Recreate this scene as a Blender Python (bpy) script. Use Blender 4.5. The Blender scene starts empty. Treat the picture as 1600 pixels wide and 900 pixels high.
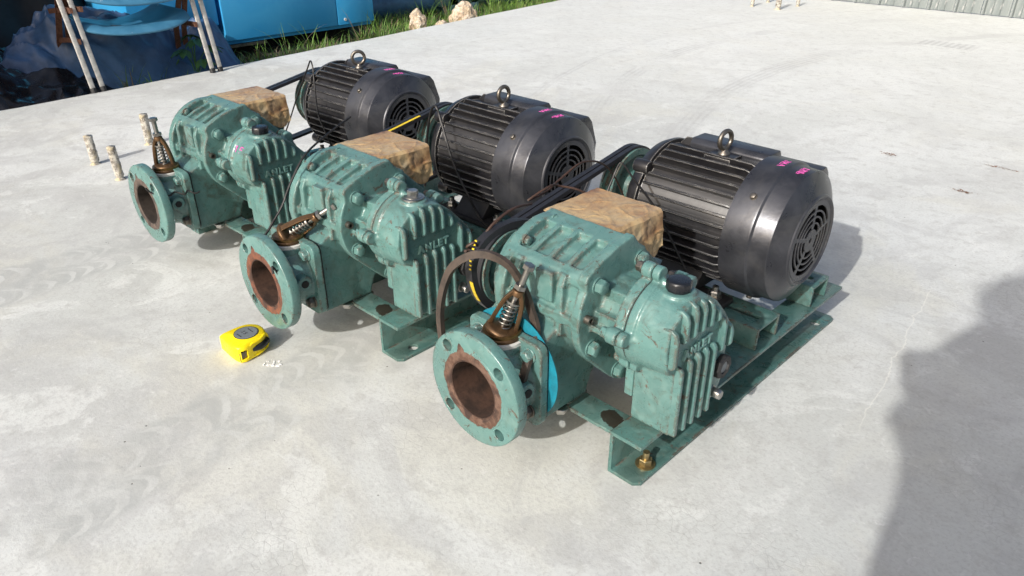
import bpy, bmesh, math, random
from mathutils import Vector, Matrix, noise
random.seed(7)
C = bpy.context.scene.collection
SC = bpy.context.scene
R = math.radians

# ---------------------------------------------------------------- camera
def rot_cam(a, b, c):
    return Matrix.Rotation(c, 4, 'Z') @ Matrix.Rotation(a, 4, 'X') @ Matrix.Rotation(b, 4, 'Z')
cam = bpy.data.objects.new('camera', bpy.data.cameras.new('camera'))
C.objects.link(cam)
cam.matrix_world = Matrix.Translation((0.4828, -0.7286, 0.7599)) @ rot_cam(1.0706, -0.0037, 0.7802)
cam.data.sensor_width = 36
cam.data.lens = 1161.23 / 1600 * 36
cam.data.clip_start = 0.02
cam.data.clip_end = 500
SC.camera = cam
SC.render.resolution_x = 1024; SC.render.resolution_y = 576
# ---------------------------------------------------------------- world, sun, exposure
W = bpy.data.worlds.new('World'); SC.world = W; W.use_nodes = True
nt = W.node_tree
sky = nt.nodes.new('ShaderNodeTexSky'); sky.sky_type = 'NISHITA'; sky.sun_disc = False
sky.sun_elevation = R(30); sky.sun_rotation = R(170)
sky.dust_density = 5.0; sky.air_density = 0.9; sky.ozone_density = 0.6
bg = nt.nodes['Background']; bg.inputs['Strength'].default_value = 0.13
nt.links.new(sky.outputs[0], bg.inputs[0])
sun = bpy.data.objects.new('sun', bpy.data.lights.new('sun', 'SUN')); C.objects.link(sun)
sun.data.energy = 3.1; sun.data.angle = R(0.8); sun.data.color = (1.0, 0.982, 0.95)
sun.rotation_euler = Vector((-.15, .855, -.5)).to_track_quat('-Z', 'Y').to_euler()
SC.view_settings.view_transform = 'Standard'; SC.view_settings.look = 'None'
SC.view_settings.exposure = 0.45; SC.view_settings.gamma = 1

# ---------------------------------------------------------------- material helpers
class NT:
    def __init__(s, name):
        s.m = bpy.data.materials.new(name); s.m.use_nodes = True
        s.t = s.m.node_tree; s.b = s.t.nodes['Principled BSDF']
        s.co = s.t.nodes.new('ShaderNodeTexCoord').outputs['Object']
    def n(s, k, **kw):
        o = s.t.nodes.new(k)
        for a, v in kw.items(): setattr(o, a, v)
        return o
    def link(s, a, b):
        if isinstance(a, (int, float)): b.default_value = a
        elif isinstance(a, tuple): b.default_value = (a + (1,))[:len(b.default_value)]
        else: s.t.links.new(a, b)
    def map(s, scale=(1, 1, 1), rot=(0, 0, 0), loc=(0, 0, 0), src=None):
        o = s.n('ShaderNodeMapping'); s.link(src or s.co, o.inputs[0])
        o.inputs['Scale'].default_value = scale; o.inputs['Rotation'].default_value = rot; o.inputs['Location'].default_value = loc
        return o.outputs[0]
    def noise(s, sc, det=4, rough=.55, dist=0, src=None):
        o = s.n('ShaderNodeTexNoise'); s.link(src or s.co, o.inputs['Vector'])
        o.inputs['Scale'].default_value = sc; o.inputs['Detail'].default_value = det
        o.inputs['Roughness'].default_value = rough; o.inputs['Distortion'].default_value = dist
        return o.outputs['Fac']
    def vor(s, sc, feat='DISTANCE_TO_EDGE', src=None, rnd=1):
        o = s.n('ShaderNodeTexVoronoi', feature=feat); s.link(src or s.co, o.inputs['Vector'])
        o.inputs['Scale'].default_value = sc; o.inputs['Randomness'].default_value = rnd
        return o.outputs['Distance']
    def ma(s, op, a, b=0.0, c=None):
        o = s.n('ShaderNodeMath', operation=op); s.link(a, o.inputs[0]); s.link(b, o.inputs[1])
        if c is not None: s.link(c, o.inputs[2])
        return o.outputs[0]
    def step(s, v, lo, hi, a=0.0, b=1.0):
        o = s.n('ShaderNodeMapRange', interpolation_type='SMOOTHSTEP'); s.link(v, o.inputs[0])
        for i, q in enumerate((lo, hi, a, b)): s.link(q, o.inputs[i + 1])
        return o.outputs[0]
    def mix(s, f, a, b, mode='MIX'):
        o = s.n('ShaderNodeMix', data_type='RGBA', blend_type=mode)
        s.link(f, o.inputs[0]); s.link(a, o.inputs[6]); s.link(b, o.inputs[7])
        return o.outputs[2]
    def mixf(s, f, a, b):
        o = s.n('ShaderNodeMix'); s.link(f, o.inputs[0]); s.link(a, o.inputs[2]); s.link(b, o.inputs[3])
        return o.outputs[0]
    def sep(s, src=None):
        o = s.n('ShaderNodeSeparateXYZ'); s.link(src or s.co, o.inputs[0]); return o.outputs
    def edge(s, rad=.002):
        b = s.n('ShaderNodeBevel', samples=4); b.inputs[0].default_value = rad
        g = s.n('ShaderNodeNewGeometry')
        d = s.n('ShaderNodeVectorMath', operation='DOT_PRODUCT')
        s.t.links.new(b.outputs[0], d.inputs[0]); s.t.links.new(g.outputs['Normal'], d.inputs[1])
        return s.ma('SUBTRACT', 1.0, d.outputs['Value'])
    def out(s, col=None, rough=None, metal=None, bump=None, bs=.3, bd=.001, spec=None, **kw):
        I = s.b.inputs
        if col is not None: s.link(col, I['Base Color'])
        if rough is not None: s.link(rough, I['Roughness'])
        if metal is not None: s.link(metal, I['Metallic'])
        if spec is not None: I['Specular IOR Level'].default_value = spec
        for k, v in kw.items(): s.link(v, I[k.replace('_', ' ')])
        if bump is not None:
            o = s.n('ShaderNodeBump'); s.link(bump, o.inputs['Height']); o.inputs['Strength'].default_value = bs
            o.inputs['Distance'].default_value = bd; s.t.links.new(o.outputs[0], I['Normal'])
        return s.m

TEAL = (.092, .196, .182)
def teal(name, chip=.5, dirt=.5, rust=None, seed=0.0, col=TEAL, stain=None):
    s = NT(name); src = s.map(loc=(seed, seed * 1.7, seed * .6))
    a = s.noise(9, 5, .6, src=src); b = s.noise(45, 4, .6, .5, src=src); c = s.noise(160, 3, .7, src=src)
    k = s.mix(s.step(a, .35, .7), col, tuple(v * f for v, f in zip(col, (.86, .84, .84))))
    k = s.mix(s.ma('MULTIPLY', s.step(b, .48, .7), .30), k, (.19, .29, .26))
    d = s.ma('MULTIPLY', s.ma('MAXIMUM', s.step(s.noise(16, 6, .75, 1.2, src=src), .50, .66), s.ma('MULTIPLY', s.step(s.noise(5, 6, .7, 1.5, src=src), .52, .66), .7)), dirt)
    k = s.mix(s.ma('MULTIPLY', d, .85), k, (.060, .080, .064))
    # chips on worn edges and scattered spots
    e = s.edge(.0075)
    ch = s.ma('ADD', s.ma('MULTIPLY', s.step(e, .003, .06, 0, .50), s.step(s.noise(13, 4, .7, 1.0, src=src), .42, .56, .35, 1.0)), s.ma('MULTIPLY', s.noise(85, 5, .8, .8, src=src), 1.35))
    ch = s.ma('ADD', ch, s.ma('MULTIPLY', s.step(s.noise(9, 3, src=src), .42, .60), .16))
    m = s.step(ch, 1.30 - .20 * chip, 1.32 - .20 * chip)
    m2 = s.step(ch, 1.255 - .20 * chip, 1.28 - .20 * chip)
    sp = s.step(s.noise(38, 5, .8, 1.5, src=src), .63 - .03 * chip, .645 - .03 * chip)
    k = s.mix(s.ma('MULTIPLY', m2, .5), k, (.36, .42, .38))
    rc = s.mix(s.step(c, .4, .6), (.045, .022, .012), (.10, .055, .035))
    k = s.mix(m, k, rc); k = s.mix(s.ma('MULTIPLY', sp, .85), k, rc)
    h = s.ma('SUBTRACT', s.ma('MULTIPLY', c, .35), s.ma('MULTIPLY', m, 1.2))
    h = s.ma('ADD', h, s.ma('MULTIPLY', b, .6)); h = s.ma('ADD', h, s.ma('MULTIPLY', s.noise(420, 2, .6), .25))
    ro = s.mixf(s.ma('MAXIMUM', m, sp), s.step(b, .3, .7, .22, .46), .85)
    if rust:       # raised face and bore of the flange: bare rusty iron, uneven edge
        x, y, z = s.sep()[:3]
        rr = s.ma('SQRT', s.ma('ADD', s.ma('MULTIPLY', x, x), s.ma('MULTIPLY', z, z)))
        an = s.ma('ARCTAN2', z, x)
        spike = s.ma('MULTIPLY', s.step(s.ma('ABSOLUTE', s.ma('SUBTRACT', an, 1.95)), 0, .17, 1, 0), .013)
        lim = s.ma('ADD', s.ma('ADD', .0585, spike), s.ma('MULTIPLY', s.ma('SUBTRACT', s.noise(40, 4, .7), .5), .013))
        f = s.step(s.ma('SUBTRACT', lim, rr), 0, .0012)
        f = s.ma('MULTIPLY', f, s.step(y, .012, .014, 1, 0)) if False else f
        rn = s.noise(60, 6, .75); rn2 = s.noise(22, 4, .6, .5)
        c1, c2, c3 = rust
        rcol = s.mix(s.step(rn, .42, .56), c1, c2); rcol = s.mix(s.step(rn2, .50, .62), rcol, c3)
        k = s.mix(f, k, rcol); ro = s.mixf(f, ro, .9)
        h = s.ma('ADD', h, s.ma('MULTIPLY', f, s.ma('MULTIPLY', rn, 1.6)))
    if stain:
        x, y, z = s.sep()[:3]
        u = s.ma('SUBTRACT', x, stain[0]); v = s.ma('SUBTRACT', y, stain[1])
        u2 = s.ma('ADD', u, s.ma('MULTIPLY', v, stain[3]))
        q = s.ma('ADD', s.ma('POWER', s.ma('DIVIDE', s.ma('ABSOLUTE', u2), stain[2]), 2.0), s.ma('POWER', s.ma('DIVIDE', s.ma('ABSOLUTE', v), stain[4]), 2.0))
        q = s.ma('SUBTRACT', s.ma('ADD', 1.0, s.ma('MULTIPLY', s.ma('SUBTRACT', s.noise(55, 4, .7), .5), 2.6)), q)
        f = s.step(q, 0, .12)
        k = s.mix(s.ma('MULTIPLY', f, .93), k, (.022, .014, .009)); ro = s.mixf(f, ro, .28)
    return s.out(k, ro, 0.0, h, .5, .0014)

M = {}
M['teal'] = teal('teal_paint', .40, .70)
M['teal_cover'] = teal('teal_cover_paint', .6, .7, seed=3.1)
M['teal_fin'] = teal('teal_fin_paint', .75, .25, seed=5.2)
M['teal_base'] = teal('teal_base_paint', .55, .75, seed=8.4, col=(.062, .142, .130))
M['teal_plate'] = teal('teal_oiled_plate', .55, .8, seed=1.4, col=(.075, .155, .140), stain=(-.016, -.018, .022, .35, .016))
M['letters'] = teal('teal_letter_paint', -.6, .1, seed=6.6, col=(.125, .25, .23))
M['teal_bolt'] = teal('teal_bolt_paint', .45, .3, seed=2.2)
RUST = {1: ((.075, .037, .023), (.125, .074, .052), (.035, .019, .014)),
        2: ((.165, .060, .030), (.10, .042, .026), (.045, .023, .016)),
        3: ((.060, .045, .038), (.10, .075, .06), (.035, .026, .022))}
for k in RUST: M['flange%d' % k] = teal('teal_flange_paint_%d' % k, .5, .3, RUST[k], seed=k * 2.0)

def simple(name, col, rough=.5, metal=0.0, nscale=40, var=.25, bump=.25, bd=.0006, spec=None):
    s = NT(name); a = s.noise(nscale, 5, .65)
    k = s.mix(s.step(a, .35, .7), col, tuple(c * (1 - var) for c in col))
    return s.out(k, s.step(a, .3, .7, max(rough - .08, .02), min(rough + .1, 1)), metal, a, bump, bd, spec)
def motor_paint():
    s = NT('dark_grey_motor_paint'); a = s.noise(14, 5, .65, .4); b = s.noise(120, 3, .6)
    k = s.mix(s.step(a, .4, .7), (.046, .048, .056), (.078, .080, .090))
    sx = s.map((14, 60, 60)); sc = s.step(s.noise(5, 6, .8, 2.5, src=sx), .66, .69)
    e = s.edge(.0022); w = s.step(s.ma('ADD', s.step(e, .05, .3, 0, .6), s.ma('MULTIPLY', s.noise(60, 4, .75), .8)), .98, 1.04)
    k = s.mix(s.ma('MULTIPLY', s.step(s.noise(6, 5, .7, 1.0), .52, .68), .5), k, (.115, .112, .108)); k = s.mix(s.ma('MULTIPLY', sc, .45), k, (.30, .29, .27))
    k = s.mix(s.ma('MULTIPLY', w, .7), k, (.20, .19, .185))
    return s.out(k, s.step(a, .3, .75, .24, .42), .60, s.ma('ADD', s.ma('MULTIPLY', b, .3), a), .25, .0015)
M['motor'] = motor_paint()
def fin_paint():
    s = NT('black_fin_and_gap_paint'); a = s.noise(30, 4, .6)
    e = s.edge(.0022); src = s.map((22, 90, 90))
    w = s.step(s.ma('ADD', s.step(e, .01, .15, 0, .6), s.ma('MULTIPLY', s.noise(2.2, 4, .7, src=src), .8)), .79, .85)  # pale edge wear, strengthened into painted highlight lines along the crests
    k = s.mix(s.step(a, .35, .7), (.011, .011, .013), (.022, .021, .022))
    k = s.mix(w, k, (.34, .33, .31))
    return s.out(k, s.mixf(w, .34, .4), .1, a, .2, .001)
M['fin'] = fin_paint()

M['black'] = simple('dull_black_cast_iron', (.014, .014, .015), .6)
M['void'] = simple('black_fan_and_hole_fill', (.006, .006, .006), .8)  # fan black, also fills holes and gaps to paint their darkness
M['steel'] = simple('bright_zinc_steel', (.48, .47, .44), .34, 1.0, 90, .3)
M['stem'] = simple('dull_zinc_stem', (.30, .29, .27), .36, 1.0, 90, .3)
M['oldsteel'] = simple('tarnished_steel', (.20, .18, .155), .42, .9, 60, .4)
M['brass'] = simple('aged_brass', (.27, .165, .065), .38, .9, 50, .55)
M['brown_brass'] = simple('brown_oxidised_bronze', (.16, .092, .045), .42, .7, 50, .5)
M['zincgold'] = simple('yellow_zinc_bolt', (.42, .33, .17), .38, .9, 80, .4)
M['rustiron'] = simple('rusty_iron', (.12, .048, .024), .85, 0, 70, .5, .5, .001)
M['rubber'] = simple('black_rubber_belt', (.016, .016, .019), .48, 0, 60, .3)
M['brownrubber'] = simple('dusty_brown_rubber_belt', (.060, .044, .034), .55, 0, 50, .5)
M['wire'] = simple('black_wire', (.012, .011, .011), .5)
M['brownwire'] = simple('brown_wire', (.05, .025, .016), .55)
M['cap'] = simple('black_plastic_cap', (.010, .011, .014), .30)
M['gasketblue'] = simple('cyan_gasket_sheet', (.01, .20, .28), .5, 0, 60, .35)
M['gasket'] = simple('dark_gasket', (.012, .014, .013), .8)
M['yellow'] = simple('yellow_tape_plastic', (.86, .66, .004), .32, 0, 90, .06, .08)
M['label'] = simple('grey_foil_label', (.17, .19, .205), .35, .1, 40, .2)
M['ink'] = simple('black_ink', (.012, .012, .014), .6)
M['pink'] = simple('pink_marker_ink', (.60, .09, .38), .6, 0, 200, .35)
M['yellowprint'] = simple('yellow_belt_print', (.62, .46, .02), .5, 0, 200, .3)
M['white'] = simple('white_paint_mark', (.8, .8, .78), .7, 0, 300, .15)

def paper():
    s = NT('brown_kraft_paper'); a = s.noise(11, 6, .65, .8); b = s.noise(30, 5, .7, 2.0)
    k = s.mix(s.step(a, .36, .62), (.46, .335, .17), (.35, .20, .08))
    k = s.mix(s.ma('MULTIPLY', s.step(a, .54, .66), .75), k, (.16, .07, .03))
    k = s.mix(s.ma('MULTIPLY', s.step(s.noise(6, 3, .6), .5, .66), .5), k, (.46, .40, .27))
    cr = s.step(s.ma('ABSOLUTE', s.ma('SUBTRACT', b, .5)), 0, .035, 1, 0)
    k = s.mix(s.ma('MULTIPLY', cr, .35), k, (.15, .09, .045))
    return s.out(k, s.step(a, .3, .7, .35, .55), 0.0, s.ma('ADD', b, s.ma('MULTIPLY', cr, -.4)), .4, .002)
M['paper'] = paper(); M['paper'].node_tree.nodes['Principled BSDF'].inputs['Coat Weight'].default_value = .35; M['paper'].node_tree.nodes['Principled BSDF'].inputs['Coat Roughness'].default_value = .22

# ---------------------------------------------------------------- mesh helpers
def perp(a):
    a = Vector(a).normalized(); t = Vector((0, 0, 1)) if abs(a.z) < .9 else Vector((0, 1, 0))
    u = a.cross(t).normalized(); return a, u, a.cross(u).normalized()
class MB:
    def __init__(s): s.v = []; s.f = []
    def add(s, v, f):
        n = len(s.v); s.v += [tuple(p) for p in v]; s.f += [tuple(i + n for i in q) for q in f]; return s
    def box(s, x0, x1, y0, y1, z0, z1, rz=0, c=None):
        v = [Vector((x, y, z)) for x in (x0, x1) for y in (y0, y1) for z in (z0, z1)]
        if rz:
            c = Vector(c or ((x0 + x1) / 2, (y0 + y1) / 2, 0)); m = Matrix.Rotation(rz, 3, 'Z'); v = [m @ (p - c) + c for p in v]
        return s.add(v, [(0, 1, 3, 2), (4, 6, 7, 5), (0, 4, 5, 1), (2, 3, 7, 6), (0, 2, 6, 4), (1, 5, 7, 3)])
    def lathe(s, o, ax, prof, n=32, close=True, ph=0):
        """prof: (distance along axis, radius); closed ends unless radius loop"""
        a, u, w = perp(ax); o = Vector(o); v = []; f = []
        for (d, r) in prof:
            for i in range(n):
                t = 2 * math.pi * i / n + ph; v.append(o + a * d + (u * math.cos(t) + w * math.sin(t)) * r)
        m = len(prof)
        for j in range(m - 1):
            for i in range(n):
                k = (i + 1) % n; f.append((j * n + i, j * n + k, (j + 1) * n + k, (j + 1) * n + i))
        if close == 'loop':
            for i in range(n):
                k = (i + 1) % n; f.append(((m - 1) * n + i, (m - 1) * n + k, k, i))
        elif close:
            f.append(tuple(range(n - 1, -1, -1))); f.append(tuple((m - 1) * n + i for i in range(n)))
        return s.add(v, f)
    def cyl(s, a, b, r, n=24, r2=None, ph=0):
        a = Vector(a); b = Vector(b); L = (b - a).length
        return s.lathe(a, b - a, [(0, r), (L, r if r2 is None else r2)], n, ph=ph)
    def prism(s, pts, ax, a, b, pts2=None):
        """polygon (2D) in the plane normal to axis ax extruded from a to b"""
        def P(p, d):
            return {'x': (d, p[0], p[1]), 'y': (p[0], d, p[1]), 'z': (p[0], p[1], d)}[ax]
        n = len(pts); q = pts2 or pts
        v = [P(p, a) for p in pts] + [P(p, b) for p in q]
        f = [tuple(range(n)), tuple(range(2 * n - 1, n - 1, -1))] + [(i, i + n, (i + 1) % n + n, (i + 1) % n) for i in range(n)]
        return s.add(v, f)
    def tube(s, pts, r, n=8, closed=False, flat=None, up=None):
        """tube along points; flat=(w,h) gives a rectangular belt section"""
        pts = [Vector(p) for p in pts]; m = len(pts); v = []; f = []; pu = None
        for i, p in enumerate(pts):
            t = (pts[(i + 1) % m] - pts[i - 1]) if (closed or 0 < i < m - 1) else (pts[min(i + 1, m - 1)] - pts[max(i - 1, 0)])
            t.normalize()
            if up is not None: u = Vector(up)
            elif pu is None: u = Vector((0, 0, 1)) if abs(t.z) < .9 else Vector((0, 1, 0))
            else: u = pu
            u = (u - t * u.dot(t)).normalized(); pu = u; w = t.cross(u)
            rr = r[i] if isinstance(r, (list, tuple)) else r
            if flat:
                for a, b in ((-1, -1), (1, -1), (.8, 1), (-.8, 1)): v.append(p + u * a * flat[0] / 2 + w * b * flat[1] / 2)
            else:
                for k in range(n):
                    q = 2 * math.pi * k / n; v.append(p + (u * math.cos(q) + w * math.sin(q)) * rr)
        if flat: n = 4
        for i in range(m if closed else m - 1):
            for k in range(n):
                a = i * n + k; b = i * n + (k + 1) % n; j = (i + 1) % m * n
                f.append((a, b, j + (k + 1) % n, j + k))
        if not closed: f.append(tuple(range(n - 1, -1, -1))); f.append(tuple((m - 1) * n + k for k in range(n)))
        return s.add(v, f)
    def mesh(s, name):
        me = bpy.data.meshes.new(name); me.from_pydata(s.v, [], s.f)
        bm = bmesh.new(); bm.from_mesh(me); bmesh.ops.recalc_face_normals(bm, faces=bm.faces); bm.to_mesh(me); bm.free()
        return me
def ev(o, mods):
    """apply modifiers without operators and return the object's new mesh"""
    for k, kw in mods:
        m = o.modifiers.new(k, k)
        for a, v in kw.items(): setattr(m, a, v)
    dg = bpy.context.evaluated_depsgraph_get(); dg.update()
    me = bpy.data.meshes.new_from_object(o.evaluated_get(dg)); o.modifiers.clear()
    old = o.data; o.data = me; bpy.data.meshes.remove(old); return o
def obj(name, mb, mat, parent=None, smooth=30, bevel=None, cuts=None, loc=None, vox=None, sm=5, seg=2):
    me = mb.mesh(name) if isinstance(mb, MB) else mb
    o = bpy.data.objects.new(name, me); C.objects.link(o)
    mods = []
    if vox: mods += [('REMESH', dict(mode='VOXEL', voxel_size=vox))]
    if vox: mods += [('SMOOTH', dict(factor=.5, iterations=sm))]
    cu = None
    if cuts:
        cu = bpy.data.objects.new('cut', cuts.mesh('cut')); C.objects.link(cu)
        mods.append(('BOOLEAN', dict(operation='DIFFERENCE', object=cu, solver='FAST' if vox else 'EXACT')))
    if bevel: mods.append(('BEVEL', dict(width=bevel, segments=seg, limit_method='ANGLE', angle_limit=R(35))))
    if mods: ev(o, mods)
    if cu: d = cu.data; bpy.data.objects.remove(cu); bpy.data.meshes.remove(d)
    me = o.data; me.name = name
    if loc:
        me.transform(Matrix.Translation(-Vector(loc))); o.location = loc
    me.materials.clear(); me.materials.append(mat)
    if smooth:
        me.polygons.foreach_set('use_smooth', [True] * len(me.polygons))
        if smooth < 180: me.set_sharp_from_angle(angle=R(smooth if not vox else 75))
    o.parent = parent; return o
def tag(o, label=None, cat=None, group=None, kind=None):
    if label: o['label'] = label
    if cat: o['category'] = cat
    if group: o['group'] = group
    if kind: o['kind'] = kind
    return o
def empty(name, loc, rz=0):
    o = bpy.data.objects.new(name, None); C.objects.link(o); o.location = loc; o.rotation_euler = (0, 0, rz)
    o.empty_display_size = .1; return o
def copy_tree(o, parent=None):
    c = o.copy(); C.objects.link(c); c.parent = parent; out = {o.name: c}
    for ch in list(o.children): out.update(copy_tree(ch, c))
    return out
def hull(pts):
    pts = sorted(set((round(a, 6), round(b, 6)) for a, b in pts)); 
    def half(p):
        h = []
        for q in p:
            while len(h) > 1 and (h[-1][0] - h[-2][0]) * (q[1] - h[-2][1]) - (h[-1][1] - h[-2][1]) * (q[0] - h[-2][0]) <= 0: h.pop()
            h.append(q)
        return h[:-1]
    return half(pts) + half(pts[::-1])
def circ(c, r, n=40): return [(c[0] + r * math.cos(2 * math.pi * i / n), c[1] + r * math.sin(2 * math.pi * i / n)) for i in range(n)]
def rrect(x0, x1, y0, y1, r, n=5):
    p = []
    for cx, cy, a in ((x1 - r, y1 - r, 0), (x0 + r, y1 - r, 90), (x0 + r, y0 + r, 180), (x1 - r, y0 + r, 270)):
        for i in range(n + 1):
            t = R(a + 90 * i / n); p.append((cx + r * math.cos(t), cy + r * math.sin(t)))
    return p
def catmull(P, n=8, closed=False):
    P = [Vector(p) for p in P]; m = len(P); out = []
    for i in range(m if closed else m - 1):
        a, b, c, d = (P[(i - 1) % m], P[i], P[(i + 1) % m], P[(i + 2) % m]) if closed else (P[max(i - 1, 0)], P[i], P[i + 1], P[min(i + 2, m - 1)])
        for k in range(n):
            t = k / n; out.append(.5 * ((2 * b) + (c - a) * t + (2 * a - 5 * b + 4 * c - d) * t * t + (3 * b - a - 3 * c + d) * t ** 3))
    if not closed: out.append(P[-1])
    return out
def hexbolt(mb, p, ax, r=.0095, h=.008, washer=True, under=.0):
    p = Vector(p); a = Vector(ax).normalized()
    if washer: mb.cyl(p - a * .001, p + a * .0018, r * 1.22, 20); p = p + a * .0018
    mb.lathe(p, a, [(0, r * 1.04), (h * .8, r * 1.04), (h, r * .86)], 6, ph=.3)
    return mb
def bolt_obj(name, p, ax, mat, parent, r=.0095, h=.008, washer=True):
    return obj(name, hexbolt(MB(), p, ax, r, h, washer), mat, parent, smooth=28, bevel=.0005, seg=1)

# strokes for handwriting, unit box glyphs
GL = {'1': [[(.5, 0), (.5, 1), (.25, .75)]], '5': [[(.9, 1), (.2, 1), (.15, .55), (.7, .6), (.85, .3), (.6, 0), (.1, .08)]],
      'H': [[(.1, 0), (.1, 1)], [(.1, .5), (.9, .5)], [(.9, 0), (.9, 1)]], 'P': [[(.15, 0), (.15, 1), (.8, .95), (.85, .6), (.15, .5)]],
      '3': [[(.1, .95), (.8, .9), (.4, .55), (.85, .3), (.5, 0), (.1, .1)]], 'N': [[(.1, 0), (.15, 1), (.8, 0), (.9, 1)]],
      'V': [[(.1, 1), (.5, 0), (.9, 1)]], 'L': [[(.2, 1), (.15, 0), (.8, .05)]]}
def strokes(txt, fn, w=.0011, gap=1.25):
    """ribbon-like strokes; fn maps (u,v) in glyph units to 3D"""
    mb = MB()
    for i, ch in enumerate(txt):
        for st in GL.get(ch, []):
            pts = []
            for a, b in zip(st, st[1:]):
                for k in range(4): t = k / 4; pts.append((a[0] + (b[0] - a[0]) * t + i * gap, a[1] + (b[1] - a[1]) * t))
            pts.append((st[-1][0] + i * gap, st[-1][1]))
            mb.tube([fn(u, v) for u, v in pts], w, 6)
    return mb

# ================================================================ THE BLOWER SETS
# local frame: x along the shafts (towards the gear cover), y from blower to motor, z up
c1 = (.019, .2375); c2 = (.072, .184)          # rotor shaft centres (y, z)
MC = (.416, .235)                              # motor shaft (y, z)

def borecut(): return MB().cyl((-.143, -.125, .1434), (-.143, -.030, .1434), .0475, 40)
def build_unit():
    U = empty('blower_set', (0, 0, 0))
    # ---------------- base frame
    def rail(sgn, xw, xf):
        t = .006; y0, y1 = -.0416, .6106
        if sgn > 0: pts = [(xw - t, 0), (xf, 0), (xf, t), (xw, t), (xw, .0746 - t), (xf, .0746 - t), (xf, .0746), (xw - t, .0746)]
        else: pts = [(xw + t, 0), (xf, 0), (xf, t), (xw, t), (xw, .0746 - t), (xf, .0746 - t), (xf, .0746), (xw + t, .0746)][::-1]
        mb = MB().prism(pts, 'y', y0, y1)
        cu = MB()
        for yy in (.004, .564): cu.cyl((.033 if sgn > 0 else -.262, yy, -.02), (.033 if sgn > 0 else -.262, yy, .03), .0095, 24)
        # cut the sharp outer corner of the lower flange
        for (yy, d) in ((y0, 1), (y1, -1)):
            e = .009 * d
            cu.prism([(xf + .01 * sgn, yy - e), (xf - .009 * sgn, yy - e), (xf - .009 * sgn, yy), (xf, yy + e), (xf + .01 * sgn, yy + e)], 'z', -.02, .03)
        return obj('base_rail', mb, M['teal_base'], U, smooth=30, cuts=cu, bevel=.0012)
    rail(1, .0042, .052); rail(-1, -.236, -.281)
    mb = MB().box(-.0855, -.002, -.0416, .006, .0686, .0746); obj('cross_plate', mb, M['teal_plate'], U, bevel=.0012)
    mb = MB().box(-.2295, -.088, -.030, .012, .0686, .0744); mb.box(-.2295, -.002, .095, .150, .0686, .0744)
    obj('foot_plate', mb, M['teal_base'], U, bevel=.001)
    for (ya, yb, slot) in ((.287, .362, .324), (.488, .553, .522)):
        z0, z1, t = .0752, .116, .005
        pts = [(ya, z0), (ya + t, z0), (ya + t, z1 - t), (yb - t, z1 - t), (yb - t, z0), (yb, z0), (yb, z1), (ya, z1)]
        cu = MB()
        for (xa, xb) in ((-.049, .027), (-.24, -.165)):
            cu.prism([(p[0], p[1]) for p in rrect(xa, xb, slot - .0055, slot + .0055, .005)], 'z', .10, .13)
        obj('motor_crossbar', MB().prism(pts, 'x', -.276, .0436), M['teal_base'], U, cuts=cu, bevel=.0012)
    bolt_obj('crossbar_bolt', (.022, .322, .081), (0, 0, 1), M['oldsteel'], U, .008, .009)
    # ---------------- casing (one casting: barrel, end plates, ribs, port block, foot)
    mb = MB()
    lo = circ(c1, .079) + circ(c2, .079)
    hb = hull(lo)
    mb.prism(hb, 'x', -.185, -.05)
    mb.prism(hull(circ(c1, .0885) + circ(c2, .0885)), 'x', -.0605, -.046)
    mb.prism(hull(circ(c1, .095) + circ(c2, .09)), 'x', -.200, -.182)
    mb.prism(hull(circ(c1, .075) + circ(c2, .075)), 'x', -.222, -.196, )
    # sloping chest between ledge and port: a flat band with three scooped pockets between broad ribs
    mb.prism([(-.052, .294), (-.045, .301), (-.032, .304), (-.008, .310), (.022, .320), (.045, .330), (.075, .31), (.06, .22), (-.055, .23)], 'x', -.186, -.047)
    surf = [(-.0535, .296), (-.050, .3035), (-.021, .3175), (.012, .3280), (.046, .3335), (.066, .31), (.0, .27), (-.05, .27)]
    for xa, xb in ((-.200, -.182), (-.162, -.153), (-.129, -.120), (-.096, -.087), (-.068, -.050)): mb.prism(surf, 'x', xa, xb)
    mb.prism([(y - .003, z + .005) if i < 5 else (y, z) for i, (y, z) in enumerate(surf)], 'x', -.0605, -.046)
    mb.prism([(-.0555, .288), (-.0555, .2985), (-.0515, .3035), (-.041, .3085), (-.036, .296)], 'x', -.196, -.047)
    mb.prism([(.016, .315), (.016, .3285), (.046, .3335), (.05, .31)], 'x', -.19, -.05)
    # stiffening on the flank
    for xr in (-.165, -.085): mb.prism([(-.066, .285), (-.058, .302), (-.03, .30), (-.03, .20), (-.067, .21)], 'x', xr - .006, xr + .006)
    mb.prism([(-.068, .232), (-.068, .246), (-.03, .25), (-.03, .228)], 'x', -.19, -.05)
    mb.box(-.128, -.098, -.066, -.03, .255, .30)
    # port block and flange on top
    mb.box(-.202, -.092, .050, .150, .20, .312); mb.box(-.206, -.088, .040, .160, .308, .3245)
    mb.prism([(.06, .30), (.158, .30), (.158, .27), (.14, .20), (.06, .2)], 'x', -.19, -.09)
    # lower block to the side port, foot
    mb.prism([(-.095, .0915), (-.095, .206), (-.055, .225), (-.02, .24), (.03, .16), (.012, .0915)], 'x', -.203, -.085)
    mb.prism([(-.095, .0755), (-.095, .10), (.03, .15), (.03, .12), (.012, .10), (.006, .0755)], 'x', -.203, -.085)
    mb.prism([(.09, .0755), (.155, .0755), (.15, .19), (.08, .16)], 'x', -.203, -.085)
    # bolt bosses
    for (y, z) in ((-.032, .289), (-.040, .195), (.060, .2975), (.024, .127), (-.054, .247), (.135, .23), (.11, .12)):
        mb.cyl((-.062, y, z), (-.0455, y, z), .0125, 20)
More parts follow.
